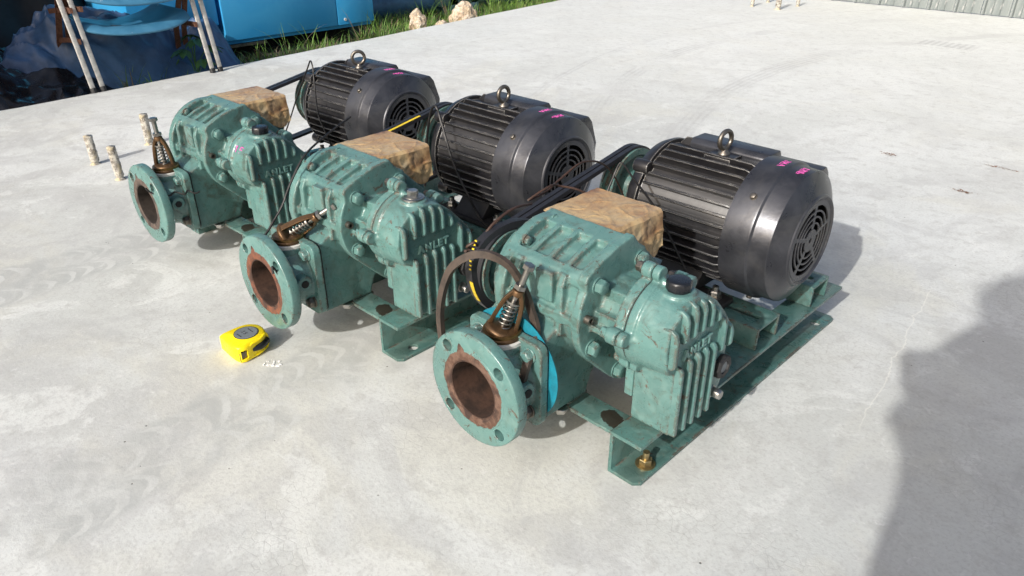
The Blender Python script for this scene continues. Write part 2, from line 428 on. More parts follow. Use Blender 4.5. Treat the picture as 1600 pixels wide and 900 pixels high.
    # bearing housing with webs and the gear side flange
    mb.cyl((-.05, c1[0], c1[1]), (.002, c1[0], c1[1]), .046, 40); mb.cyl((-.05, c2[0], c2[1]), (.002, c2[0], c2[1]), .046, 40)
    mb.box(-.05, -.002, -.018, .06, .268, .282); mb.box(-.05, -.002, -.036, -.022, .222, .252)
    mb.box(-.05, -.002, -.045, .04, .224, .234)
    seam = hull(circ(c1, .066) + circ((.072, .19), .056))
    mb.prism(seam, 'x', -.006, .0098)
    for (y, z) in EARS: mb.cyl((-.006, y, z), (.0098, y, z), .0115, 20)
    mb.box(-.004, .0098, -.013, .10, .125, .20)
    cas = obj('casing', mb, M['teal'], U, vox=.0018, sm=3, cuts=borecut())
    for (y, z) in ((-.032, .289), (-.040, .195), (.060, .2975), (.024, .127)):
        bolt_obj('flange_bolt', (-.0458, y, z), (1, 0, 0), M['teal_bolt'], cas, .0105, .011)
    obj('flange_bolt', MB().lathe((-.0458, -.054, .247), (1, 0, 0), [(0, .0062), (.009, .0062), (.009, .0035), (.003, .0034)], 16), M['oldsteel'], cas)
    for (y, z) in ((-.042, .292), (-.058, .243), (-.03, .312), (-.045, .2), (.03, .325)):
        bolt_obj('end_bolt', (-.180, y, z), (1, 0, 0), M['teal_bolt'], cas, .0068, .006)
    bolt_obj('foot_bolt', (-.0905, -.047, .073), (0, 0, -1), M['steel'], cas, .010, .008)
    # ---------------- side pipe, flange, relief valve base
    mb = MB(); X0 = -.143; Z0 = .1465
    mb.prism(rrect(-.214, -.072, .079, .2145, .014), 'y', -.1125, -.0985)
    mb.lathe((X0, -.163, .1434), (0, 1, 0), [(0, .052), (.024, .0525), (.04, .058), (.056, .063), (.056, .0447), (0, .0447)], 48, close='loop')
    mb.cyl((X0, -.116, .16), (X0, -.116, .2035), .033, 40)
    mb.cyl((-.10, -.132, .150), (-.0765, -.1335, .150), .0145, 24)
    pc = MB().cyl((-.115, -.132, .150), (-.06, -.1335, .150), .0068, 20)
    pipe = obj('side_pipe', mb, M['teal'], U, vox=.0015, sm=3, cuts=borecut())
    obj('port_hole_fill', MB().cyl((-.0765, -.1335, .150), (-.0752, -.1336, .150), .0068, 20), M['void'], pipe)  # black disc stands for the darkness inside the hole
    for (x, z) in ((-.094, .1945), (-.094, .1015), (-.192, .1945), (-.192, .1015)):
        bolt_obj('plate_bolt', (x, -.113, z), (0, -1, 0), M['teal_bolt'] if z > .15 else M['oldsteel'], pipe, .0098, .0095)
    obj('gasket', MB().prism(rrect(-.212, -.074, .081, .2125, .013), 'y', -.0985, -.0955), M['gasket'], U, smooth=None, cuts=borecut())
    # flange disc with four holes; its own origin sits at the disc centre
    F = (X0, -.1753, .1434)
    mb = MB().lathe(F, (0, 1, 0), [(0.0006, .0447), (0.0, .0462), (0, .060), (.0012, .0612), (.0014, .0860), (.0030, .0875), (.0185, .0875), (.0195, .0865), (.0195, .0447)], 72, close='loop')
    cu = MB()
    for a in (45, 135, 225, 315):
        cu.cyl((F[0] + .0718 * math.cos(R(a)), F[1] - .02, F[2] + .0718 * math.sin(R(a))), (F[0] + .0718 * math.cos(R(a)), F[1] + .04, F[2] + .0718 * math.sin(R(a))), .0092, 24)
    fl = obj('pipe_flange', mb, M['flange1'], U, smooth=35, cuts=cu, loc=F, bevel=.0007, seg=1)
    obj('bore_lining', MB().lathe(F, (0, 1, 0), [(.001, .0446), (.070, .0446), (.071, .0458), (.142, .0458), (.142, .0442), (.074, .0442), (.068, .0425), (.040, .0425), (.001, .0430)], 48, close='loop'), M['bore'], fl, smooth=60).location = (0, 0, 0)
    rt = MB().prism(hull(circ((F[0] - .004, F[2] + .016), .030, 30) + circ((F[0] + .010, F[2] - .012), .024, 30)), 'y', F[1] + .070, F[1] + .13)
    obj('rotor', rt.cyl((F[0], F[1] + .13, F[2]), (F[0], F[1] + .139, F[2]), .0442, 40), M['darkiron'], fl, smooth=40, bevel=.003)
    for ch in fl.children: ch.data.transform(Matrix.Translation(-Vector(F)))
    # valve seat ring
    obj('valve_seat', MB().lathe((X0, -.116, .2015), (0, 0, 1), [(0, .0325), (.006, .0325), (.007, .030)], 40), M['white_seal'], pipe)
    # ---------------- relief valve (own origin so that it can lean)
    mb = MB().lathe((0, 0, 0), (0, 0, 1), [(0, .0280), (.002, .0292), (.0055, .0292), (.0070, .0265), (.0100, .0260), (.0115, .0225), (.0120, .010)], 40)
    V = obj('relief_valve', mb, M['brown_brass'], U, smooth=40, bevel=.0008, seg=1); V.location = (X0, -.116, .2075)
    obj('brass_collar', MB().lathe((0, 0, .0056), (0, 0, 1), [(0, .0274), (.0052, .0274), (.0056, .026)], 40), M['brass'], V)
    PV = (0, 0, .010)      # the yoke, spring and stem tilt about this point
    mb = MB().lathe((0, 0, .004), (0, 0, 1), [(0, .0225), (.006, .0245), (.010, .0215), (.0115, .010)], 32)
    for sgn in (1, -1):
        pts = catmull([(0, sgn * .0190, .006), (0, sgn * .0180, .022), (0, sgn * .0140, .048), (0, sgn * .0095, .062), (0, sgn * .004, .0725)], 6)
        mb.tube(pts, 1, flat=(.0115, .0060), up=(1, 0, 0))
    mb.lathe((0, 0, .066), (0, 0, 1), [(0, .0080), (.008, .0088), (.0095, .0080)], 24)
    obj('yoke', mb, M['brown_brass'], V, smooth=40, bevel=.0008, seg=1, loc=PV)
    hel = [(.0098 * math.cos(t * 2 * math.pi), .0098 * math.sin(t * 2 * math.pi), .016 + .038 * t / 5.5) for t in [k / 18 for k in range(int(5.5 * 18) + 1)]]
    obj('spring', MB().tube(hel, .0012, 6), M['stem'], V, smooth=60, loc=PV)
    mb = MB().cyl((0, 0, .014), (0, 0, .112), .0048, 16); mb.lathe((0, 0, .0545), (0, 0, 1), [(0, .0112), (.003, .0112)], 24)
    mb.lathe((0, 0, .109), (0, 0, 1), [(0, .0088), (.0060, .0088), (.007, .0075)], 6)
    mb.lathe((0, 0, .0775), (0, 0, 1), [(0, .0090), (.006, .0090)], 6)
    obj('valve_stem', mb, M['stem'], V, smooth=30, loc=PV)
    # ---------------- gear cover
    mb = MB()
    fr = [(-.0145, .0935), (.080, .0935), (.120, .100), (.122, .215), (.1, .243), (.072, .272), (.05, .288), (.018, .2955), (-.012, .288), (-.036, .268), (-.0415, .24), (-.037, .213), (-.0165, .196)]
    up0 = hull(circ(c1, .064) + circ((.072, .19), .054)); up1 = hull([p for p in fr if p[1] > .19] + [(.121, .19), (-.03, .2)])
    mb.prism(seam, 'x', .0112, .024)
    c0, n0 = [(.019, .2375), 64], 0
    # taper from the round seam to the angular face in four steps
    def ray(poly, c, a):
        best = 0; d = (math.cos(a), math.sin(a))
        for p, q in zip(poly, poly[1:] + poly[:1]):
            e = (q[0] - p[0], q[1] - p[1]); den = d[0] * e[1] - d[1] * e[0]
            if abs(den) < 1e-12: continue
            w = (p[0] - c[0], p[1] - c[1]); t = (w[0] * e[1] - w[1] * e[0]) / den; u = (w[0] * d[1] - w[1] * d[0]) / den
            if t > 0 and -1e-6 <= u <= 1 + 1e-6: best = max(best, t)
        return best
    cc = (.035, .225); N = 72; rings = []
    for xx, k in ((.011, 0), (.03, .12), (.05, .45), (.063, .8), (.0745, 1.0)):
        rings.append([(xx, cc[0] + math.cos(a) * r, cc[1] + math.sin(a) * r) for a in [2 * math.pi * i / N for i in range(N)] for r in [ray(up0, cc, a) * (1 - k) + ray(up1, cc, a) * k]])
    mb.add(sum(rings, []), [(j * N + i, j * N + (i + 1) % N, (j + 1) * N + (i + 1) % N, (j + 1) * N + i) for j in range(4) for i in range(N)] + [tuple(range(N)), tuple(4 * N + i for i in range(N))])
    mb.box(.0112, .0745, -.0145, .080, .0935, .22)
    mb.prism([(.07, .104), (.108, .104), (.118, .125), (.119, .215), (.07, .215)], 'x', .03, .0745)
    mb.box(.0112, .03, .07, .10, .12, .2)
    for (y, z) in EARS: mb.cyl((.0112, y, z), (.0225, y, z), .0108, 20); mb.cyl((.0112, y * .85 + .15 * c1[0], z * .88 + .12 * c1[1]), (.036, y * .8 + .2 * c1[0], z * .85 + .15 * c1[1]), .0085, 20, r2=.003)
    mb.cyl((.045, .019, .28), (.045, .019, .2985), .0235, 32)
    gc = obj('gear_cover', mb, M['teal_cover'], U, vox=.0017, sm=3)
    obj('cover_gasket', MB().prism(hull(circ(c1, .0645) + circ((.072, .19), .0545)), 'x', .0094, .0116), M['gasket'], gc)
    up = [(-.0315, .213, .271), (-.010, .243, .289), (.010, .243, .294), (.030, .243, .292), (.050, .242, .284), (.070, .242, .265), (.0905, .185, .243), (.1115, .185, .223)]
    dn = [(-.0105, .095, .2065), (.0105, .094, .2105), (.0305, .094, .2115), (.0505, .094, .2105), (.0705, .094, .2085)]
    for (y, za, zb) in up + dn:
        w = .0034
        pr = [(.060, za), (.080, za), (.0845, za + .005), (.0845, zb - .013), (.081, zb - .004), (.072, zb + .001), (.060, zb - .001)] if zb > .22 else \
             [(.060, za - .0005), (.083, za - .0005), (.0845, za + .002), (.0845, zb - .006), (.080, zb), (.060, zb)]
        fo = MB().prism([(p[0], p[1]) for p in pr], 'y', y - w, y + w)
        obj('cooling_fin', fo, M['teal_fin'], gc, bevel=.0022, seg=3, smooth=50)
    # raised cast lettering
    cu = bpy.data.curves.new('lettering', 'FONT'); cu.body = 'ANLET'; cu.size = .0182; cu.extrude = .0024; cu.bevel_depth = .0004; cu.space_character = 1.30; cu.offset = .0004
    to = bpy.data.objects.new('lettering', cu); C.objects.link(to); dg = bpy.context.evaluated_depsgraph_get(); dg.update()
    me = bpy.data.meshes.new_from_object(to.evaluated_get(dg)); bpy.data.objects.remove(to)
    me.transform(Matrix(((0, 0, 1, .0755), (1, 0, 0, -.002), (0, 1, 0, .2135), (0, 0, 0, 1))))
    obj('lettering', me, M['letters'], gc, smooth=30)
    for (y, z), mt in zip(EARS, ('teal_bolt', 'oldsteel', 'teal_bolt', 'oldsteel', 'oldsteel')): bolt_obj('ear_bolt', (-.0075, y, z), (-1, 0, 0), M[mt], gc, .0075, .009)
    obj('oil_cap', MB().lathe((.045, .019, .2985), (0, 0, 1), [(0, .0165), (.002, .0172), (.0115, .0172), (.0145, .0155), (.0150, .010)], 10), M['cap'], gc, smooth=28, bevel=.0008)
    sg = obj('sight_glass', MB().lathe((.0745, .104, .153), (1, 0, 0), [(0, .0185), (.0085, .0185), (.010, .017), (.010, .011), (.006, .009)], 8), M['black'], gc, smooth=25)
    obj('glass_disc', MB().cyl((.0815, .104, .153), (.0825, .104, .153), .0088, 24), M['label'], sg)
    bolt_obj('drain_plug', (.0745, .093, .113), (1, 0, 0), M['steel'], gc, .0078, .014)
    # ---------------- motor
    mb = MB().lathe((0, MC[0], MC[1]), (1, 0, 0), [(-.262, .045), (-.262, .088), (-.258, .104), (-.240, .112), (-.234, .112), (-.234, .103), (-.04, .103)], 64)
    for a in (45, 135, 225, 315):
        t = R(a); cy, cz = MC[0] + .112 * math.cos(t), MC[1] + .112 * math.sin(t)
        mb.cyl((-.256, cy, cz), (-.226, cy, cz), .0125, 16)
    mb.box(-.152, -.102, MC[0] - .030, MC[0] + .010, .33, .3455)
    mh = obj('motor_housing', mb, M['fin'], U, smooth=35, bevel=.0015)  # fin black on the housing puts the shade of the gaps into colour
    for sgn in (-1, 1):
        yb = MC[0] + sgn * .094
        mb = MB().box(-.228, -.032, min(yb - sgn * .012, yb + sgn * .024) - .004, max(yb - sgn * .012, yb + sgn * .024) + .004, .1165, .127)
        mb.prism([(MC[0] + sgn * .115, .126), (MC[0] + sgn * .068, .180), (MC[0] + sgn * .03, .16), (MC[0] + sgn * .04, .126)], 'x', -.176, -.092)
        obj('motor_foot', mb, M['black'], mh, bevel=.003)
        for xb in (-.20, -.058):
            yy = MC[0] + sgn * .0985
            b = MB(); b.cyl((xb, yy, .126), (xb, yy, .131), .0125, 24); hexbolt(b, (xb, yy, .131), (0, 0, 1), .0098, .009, False); b.cyl((xb, yy, .139), (xb, yy, .148), .0055, 16)
            obj('foot_bolt', b, M['steel'], mh, smooth=30)
    nf = 40
    for i in range(nf):
        a = 2 * math.pi * (i + .5) / nf; d = math.degrees(a) % 360
        if min(abs(d - q) for q in (90,)) < 5 or 238 < d < 302: continue
        ru = .1175 if i % 5 else .1165
        pr = [(-.232, .100), (-.232, .106), (-.222, ru), (-.062, ru), (-.050, .112), (-.042, .106), (-.042, .100)]
        m2 = MB().prism(pr, 'y', -.0021, .0021); c, s2 = math.cos(a), math.sin(a)
        m2.v = [(x, MC[0] + z * c - y * s2, MC[1] + z * s2 + y * c) for (x, y, z) in m2.v]
        obj('cooling_fin', m2, M['fin'], mh, bevel=.0008, seg=1)
    obj('shaft', MB().cyl((-.345, MC[0], MC[1]), (-.26, MC[0], MC[1]), .019, 24), M['oldsteel'], mh)
    # fan cowl with slotted guard
    mb = MB().lathe((0, MC[0], MC[1]), (1, 0, 0), [(-.052, .1190), (-.052, .1208), (-.0075, .1208), (-.0045, .1200), (-.0015, .1165), (.001, .1155), (.0265, .1142), (.0290, .1132), (.0308, .1108), (.0455, .0828), (.0468, .0800), (.0490, .0785), (.0502, .0765), (.0495, .0742), (.0475, .0728), (.0468, .0700), (.044, .0700), (.043, .080), (.028, .1090), (.0, .1125), (-.006, .1185)], 96, close='loop')
    cw = obj('fan_cowl', mb, M['motor'], U, smooth=24)
    g = MB()
    def ann(r0, r1, a0, a1, x0=.0450, x1=.0475):
        n = max(2, int((a1 - a0) / R(6))); v = []; f = []
        for i in range(n + 1):
            t = a0 + (a1 - a0) * i / n
            for (x, r) in ((x0, r0), (x1, r0), (x1, r1), (x0, r1)): v.append((x, MC[0] + r * math.cos(t), MC[1] + r * math.sin(t)))
        for i in range(n):
            for k in range(4): f.append((i * 4 + k, i * 4 + (k + 1) % 4, i * 4 + 4 + (k + 1) % 4, i * 4 + 4 + k))
        g.add(v, f)
    for r0, r1 in ((.0048, .0200), (.0292, .0322), (.0398, .0428), (.0502, .0532), (.0615, .0702)): ann(r0, r1, 0, 2 * math.pi)
    for i in range(5):
        a = R(90 + 72 * i); ann(.019, .0318, a - .16, a + .16, .0453, .0472); ann(.0318, .0425, a - .10, a + .10, .0453, .0472); ann(.0425, .063, a - .065, a + .065, .0453, .0472)
    obj('fan_guard', g, M['motor'], cw, smooth=30)
    fb = MB().cyl((-.03, MC[0], MC[1]), (.028, MC[0], MC[1]), .024, 24); fb.cyl((-.035, MC[0], MC[1]), (-.03, MC[0], MC[1]), .104, 32)
    for i in range(7):
        a = 2 * math.pi * i / 7; m2 = MB().box(-.03, .024, -.0015, .0015, .02, .092); c, s2 = math.cos(a), math.sin(a)
        fb.add([(x, MC[0] + z * c - y * s2, MC[1] + z * s2 + y * c) for (x, y, z) in m2.v], m2.f)
    obj('fan', fb, M['void'], cw)
    for a in (136, 44, 250, 318):
        t = R(a); d = Vector((0, math.cos(t), math.sin(t)))
        bolt_obj('cowl_screw', Vector((-.022, MC[0], MC[1])) + d * .1203, d, M['oldsteel'], cw, .0052, .0045)
    # eyebolt
    er = obj('eyebolt', MB().tube([(.0, .0155 * math.sin(t), .0155 * math.cos(t)) for t in [2 * math.pi * k / 32 for k in range(32)]], .0042, 10, closed=True)
             .lathe((0, 0, -.0245), (0, 0, 1), [(0, .011), (.003, .0105), (.006, .0055), (.0095, .005)], 20), M['oldsteel'], U, smooth=60)
    er.location = (-.1275, MC[0] - .006, .3705)
    # terminal box along the top, cable box behind
    mb = MB().prism([(.428, .325), (.428, .346), (.436, .3535), (.474, .3535), (.480, .345), (.480, .30), (.44, .30)], 'x', -.207, -.055)
    obj('terminal_box', mb, M['motor'], U, bevel=.003)
    mb = MB().prism([(.47, .24), (.47, .315), (.49, .3255), (.530, .3255), (.542, .312), (.560, .262), (.556, .235)], 'x', -.125, .008)
    obj('cable_box', mb, M['motor'], U, bevel=.004)
    # ---------------- pulleys and belts
    def pulley(c, r, mat='teal_base'):
        return obj('pulley', MB().lathe((0, c[0], c[1]), (1, 0, 0), [(-.340, .022), (-.340, r), (-.336, r), (-.331, r - .010), (-.326, r), (-.322, r - .010), (-.316, r), (-.310, r), (-.310, r - .012), (-.314, r - .016), (-.314, .034), (-.305, .032), (-.305, .020)], 56), M[mat], U, smooth=35)
    pulley(MC, .0760); pulley(c2, .0660)
    P1, P2, ra, rb = Vector(MC), Vector(c2), .0765, .0665
    d = P1 - P2; L = d.length; base = math.atan2(d.y, d.x); off = math.acos((ra - rb) / L)
    for xb in (-.3325, -.3195):
        pts = []
        for i in range(25):
            t = base - off + 2 * off * i / 24; pts.append((xb, P1.x + ra * math.cos(t), P1.y + ra * math.sin(t)))
        for i in range(25):
            t = base + off + (2 * math.pi - 2 * off) * i / 24; pts.append((xb, P2.x + rb * math.cos(t), P2.y + rb * math.sin(t)))
        obj('drive_belt', MB().tube(pts, 1, closed=True, flat=(.0118, .0075), up=(1, 0, 0)), M['rubber'], U, smooth=50)
    # ---------------- paper taped over the top port
    n1, n2 = 44, 34; v = []; f = []
    def pp(u, w):      # u along x, w across; folds down at the +x end
        return None
    def sheet(fn, nu, nv):
        k = len(v); 
        for j in range(nv + 1):
            for i in range(nu + 1): v.append(fn(i / nu, j / nv))
        for j in range(nv):
            for i in range(nu): a = k + j * (nu + 1) + i; f.append((a, a + 1, a + nu + 2, a + nu + 1))
    def wr(p, a=.0006, s=30):
        q = Vector(p) * s; n = noise.noise(q); m_ = abs(noise.noise(q * 1.9 + Vector((3, 1, 7))))
        k3 = abs(noise.noise(q * .8 + Vector((9, 2, 4)))); return a * (n * .8 + (1 - m_ * 3.6) * .9 + max(0, 1 - k3 * 9) * 2.2)
    LEN = .080
    def full(u, w):
        # one sheet: top, then bent over the +x edge into a flap with a slanting lower edge
        y = .036 + .126 * w; s = u * (.127 + LEN)
        flap = .012 + .050 * max(0, min(1, (w - .05) / .55)) + .006 * math.sin(w * 17)
        if u <= .62: x = -.207 + .121 * (u / .62); z = .3275
        else:
            t = (u - .62) / .38; x = -.0850 + .002 * t; z = .3268 - flap * t
        p = Vector((x, y, z)); d = wr(p) * (.75 if u <= .62 else 1)
        if u <= .62: p.z += d + .0018; 
        else: p.x += .0024 + d * 1.5 + (.0026 * abs(math.sin(y * 105 + z * 25 + 1.5 * noise.noise(p * 18))) + .001 * math.sin(y * 330 - z * 60)) * t; p.y += .004 * t * math.sin(y * 90)
        if w > .999: p.y += .001
        return tuple(p)
    sheet(full, 84, 50)
    def back(u, w):
        x = -.207 + .122 * u; p = Vector((x, .1625, .3285 - .062 * w)); d = wr(p); p.y += .0015 + d * 1.3; return tuple(p)
    sheet(back, 44, 14)
    obj('port_gasket', MB().box(-.208, -.0862, .0365, .161, .3238, .3262), M['rustiron'], U)
    mb = MB(); mb.add(v, f)
    po = obj('paper_cover', mb, M['paper'], U, smooth=None); ev(po, [('SOLIDIFY', dict(thickness=.0012, offset=1))]); po.data.materials.append(M['paper']) if not po.data.materials else None
    return U
EARS = [(-.0545, .241), (.0155, .3125), (-.018, .187), (.118, .222), (.096, .268)]
M['bore'] = simple('rusty_bore', (.060, .029, .018), .85, 0, 45, .7, .5, .001)
M['darkiron'] = simple('dark_bare_iron', (.028, .024, .022), .45, .5, 40, .5)
M['bore3'] = simple('dark_dusty_bore', (.035, .026, .02), .85, 0, 45, .5)
M['white_seal'] = simple('pale_seal_tape', (.55, .54, .50), .6)

U1 = build_unit()
def kid(o, name): return [c for c in o.children if c.name.split('.')[0] == name]
bpy.context.view_layer.update()
G = 'roots blower sets standing in a row on the slab'
tag(U1, 'nearest blower set, with cyan gasket sheet and brass anchor nut on its base', 'blower', G)
copies = []
for (n, loc, rz, my) in ((2, (-.4918, -.0418), .0107, -.002), (3, (-1.0114, -.034), .0298, .0076)):
    m = copy_tree(U1); u = m[U1.name]; u.location = (loc[0], loc[1], 0); u.rotation_euler = (0, 0, rz); copies.append(u)
    fl = kid(u, 'pipe_flange')[0]; me = fl.data.copy(); me.materials.clear(); me.materials.append(M['flange%d' % n]); fl.data = me
    if n == 3:
        for c in fl.children: me = c.data.copy(); me.materials.clear(); me.materials.append(M['bore3']); c.data = me
U2, U3 = copies
tag(U2, 'middle blower set, with orange rust on its pipe flange and a steel hex oil plug')
tag(U3, 'farthest blower set, with grey pipe flange and pink 15 marked on its gear cover')
# differences between the three: each set has its own pattern of wear
for u, sd, ch_, di in ((U2, 31.0, .62, .55), (U3, 57.0, .45, .95)):
    mats = {'casing': teal('teal_paint_worn', ch_, di, seed=sd), 'gear_cover': teal('teal_cover_paint_worn', ch_ + .1, di, seed=sd + 4), 'side_pipe': teal('teal_pipe_paint_worn', ch_, di, seed=sd + 9)}
    for k_, mt in mats.items():
        for c in kid(u, k_): c.material_slots[0].link = 'OBJECT'; c.material_slots[0].material = mt
def lean(u, deg, spin, ax=(-.707, .707, 0)):
    v = kid(u, 'relief_valve')[0]
    for c in v.children:
        if c.name.split('.')[0] != 'brass_collar':
            c.rotation_euler = (Matrix.Rotation(R(deg), 3, Vector(ax)) @ Matrix.Rotation(R(spin), 3, 'Z')).to_euler()
lean(U1, 21, -58); lean(U2, 58, -15); lean(U3, -2, -48)
g2 = kid(U2, 'gear_cover')[0]; cap = kid(g2, 'oil_cap')[0]
mb = MB().lathe((.045, .019, .2985), (0, 0, 1), [(0, .0190), (.003, .0190), (.0042, .0150), (.005, .0150)], 32); mb.lathe((.045, .019, .3035), (0, 0, 1), [(0, .0095), (.009, .0095), (.0105, .008)], 6)
bpy.data.objects.remove(cap); tag(obj('oil_plug', mb, M['steel'], g2, smooth=30), 'bright steel hex oil plug on a washer')
for b in kid(U3, 'eyebolt'): b.rotation_euler = (0, 0, R(-28))
for b in kid(U1, 'eyebolt'): b.rotation_euler = (0, 0, R(-8))
# brass anchor nut of the first set
ab = MB(); ab.cyl((.033, .004, .006), (.033, .004, .0078), .0150, 32); ab.lathe((.033, .004, .0078), (0, 0, 1), [(0, .0100), (.008, .0100), (.0092, .009)], 6); ab.cyl((.033, .004, .015), (.033, .004, .029), .005, 16); ab.cyl((.033, .004, -.002), (.033, .004, .007), .009, 16)
obj('anchor_nut', ab, M['zincgold'], U1, smooth=30)
# blue gasket sheet of the first set
obj('gasket_sheet', MB().prism(circ((-.143, .150), .0865, 56), 'y', -.0954, -.0945), M['gasketblue'], U1, smooth=None, cuts=borecut())
for u in (U1,):
    for c in kid(u, 'casing'): pass
# marker writing
def cowl_map(x0, a0, sx, sa):
    def fn(u, v):      # written so that it reads from the far side of the motor
        x = x0 - sx * u; a = a0 + sa * v; rr = .1212 if x < -.003 else .1150
        return (x, MC[0] + rr * math.cos(a), MC[1] + rr * math.sin(a))
    return fn
JIT = {U1.name: (0, 0), U2.name: (-3.5, .001), U3.name: (-6, -.002)}
for u, (ta, tb) in ((U1, ('3NV', '15HP')), (U2, ('3NV', '5HP')), (U3, ('3NV', '5HP'))):
    cw = kid(u, 'fan_cowl')[0]
    for t, x0, y_a in ((ta, -.012, 93), (tb, .021, 93)):
        n = len(t) * 1.25
        def fn(uu, vv, x0=x0, y_a=y_a, n=n):   # letters advance around the shell, upright towards -x
            a = R(y_a + JIT[u.name][0]) + (uu / n - .5) * .27; x = x0 + JIT[u.name][1] - vv * .0115; rr = .1209 if x < -.004 else .1156
            return (x, MC[0] + rr * math.cos(a), MC[1] + rr * math.sin(a))
        obj('marker_writing', strokes(t, fn, .00055), M['pink'], cw, smooth=None)
gc3 = kid(U3, 'gear_cover')[0]
def fn(uu, vv):
    a = R(137 - uu * 7); r = .0655 - .0; x = .034 + vv * .013 * 0 + .0; 
    return (.030 + uu * .012, c1[0] - .045 + .004 * vv + uu * .002, c1[1] + .047 + vv * .011)
def fn(uu, vv):
    a = R(152 - vv * 13); x = .026 + uu * .0125; r = .0647 - .0042 * uu * .4
    return (x, c1[0] + r * math.cos(a), c1[1] + r * math.sin(a))
obj('marker_writing', strokes('15', fn, .0013), M['pink'], gc3, smooth=None)
# yellow print strip on the belt of the middle set
b2 = kid(U2, 'drive_belt')[1]
P1, P2 = Vector(MC), Vector(c2); d = (P1 - P2); base = math.atan2(d.y, d.x); off = math.acos(.010 / d.length); t = base + off
nrm = Vector((math.cos(t), math.sin(t))); A = P2 + nrm * .0665; B = P1 + nrm * .0765
q = [A.lerp(B, k) + nrm * .0039 for k in (.52, .80)]
obj('yellow_print', MB().tube([(-.3195, q[0].x, q[0].y), (-.3195, q[1].x, q[1].y)], 1, flat=(.0075, .0007), up=(1, 0, 0)), M['yellowprint'], b2, smooth=None)

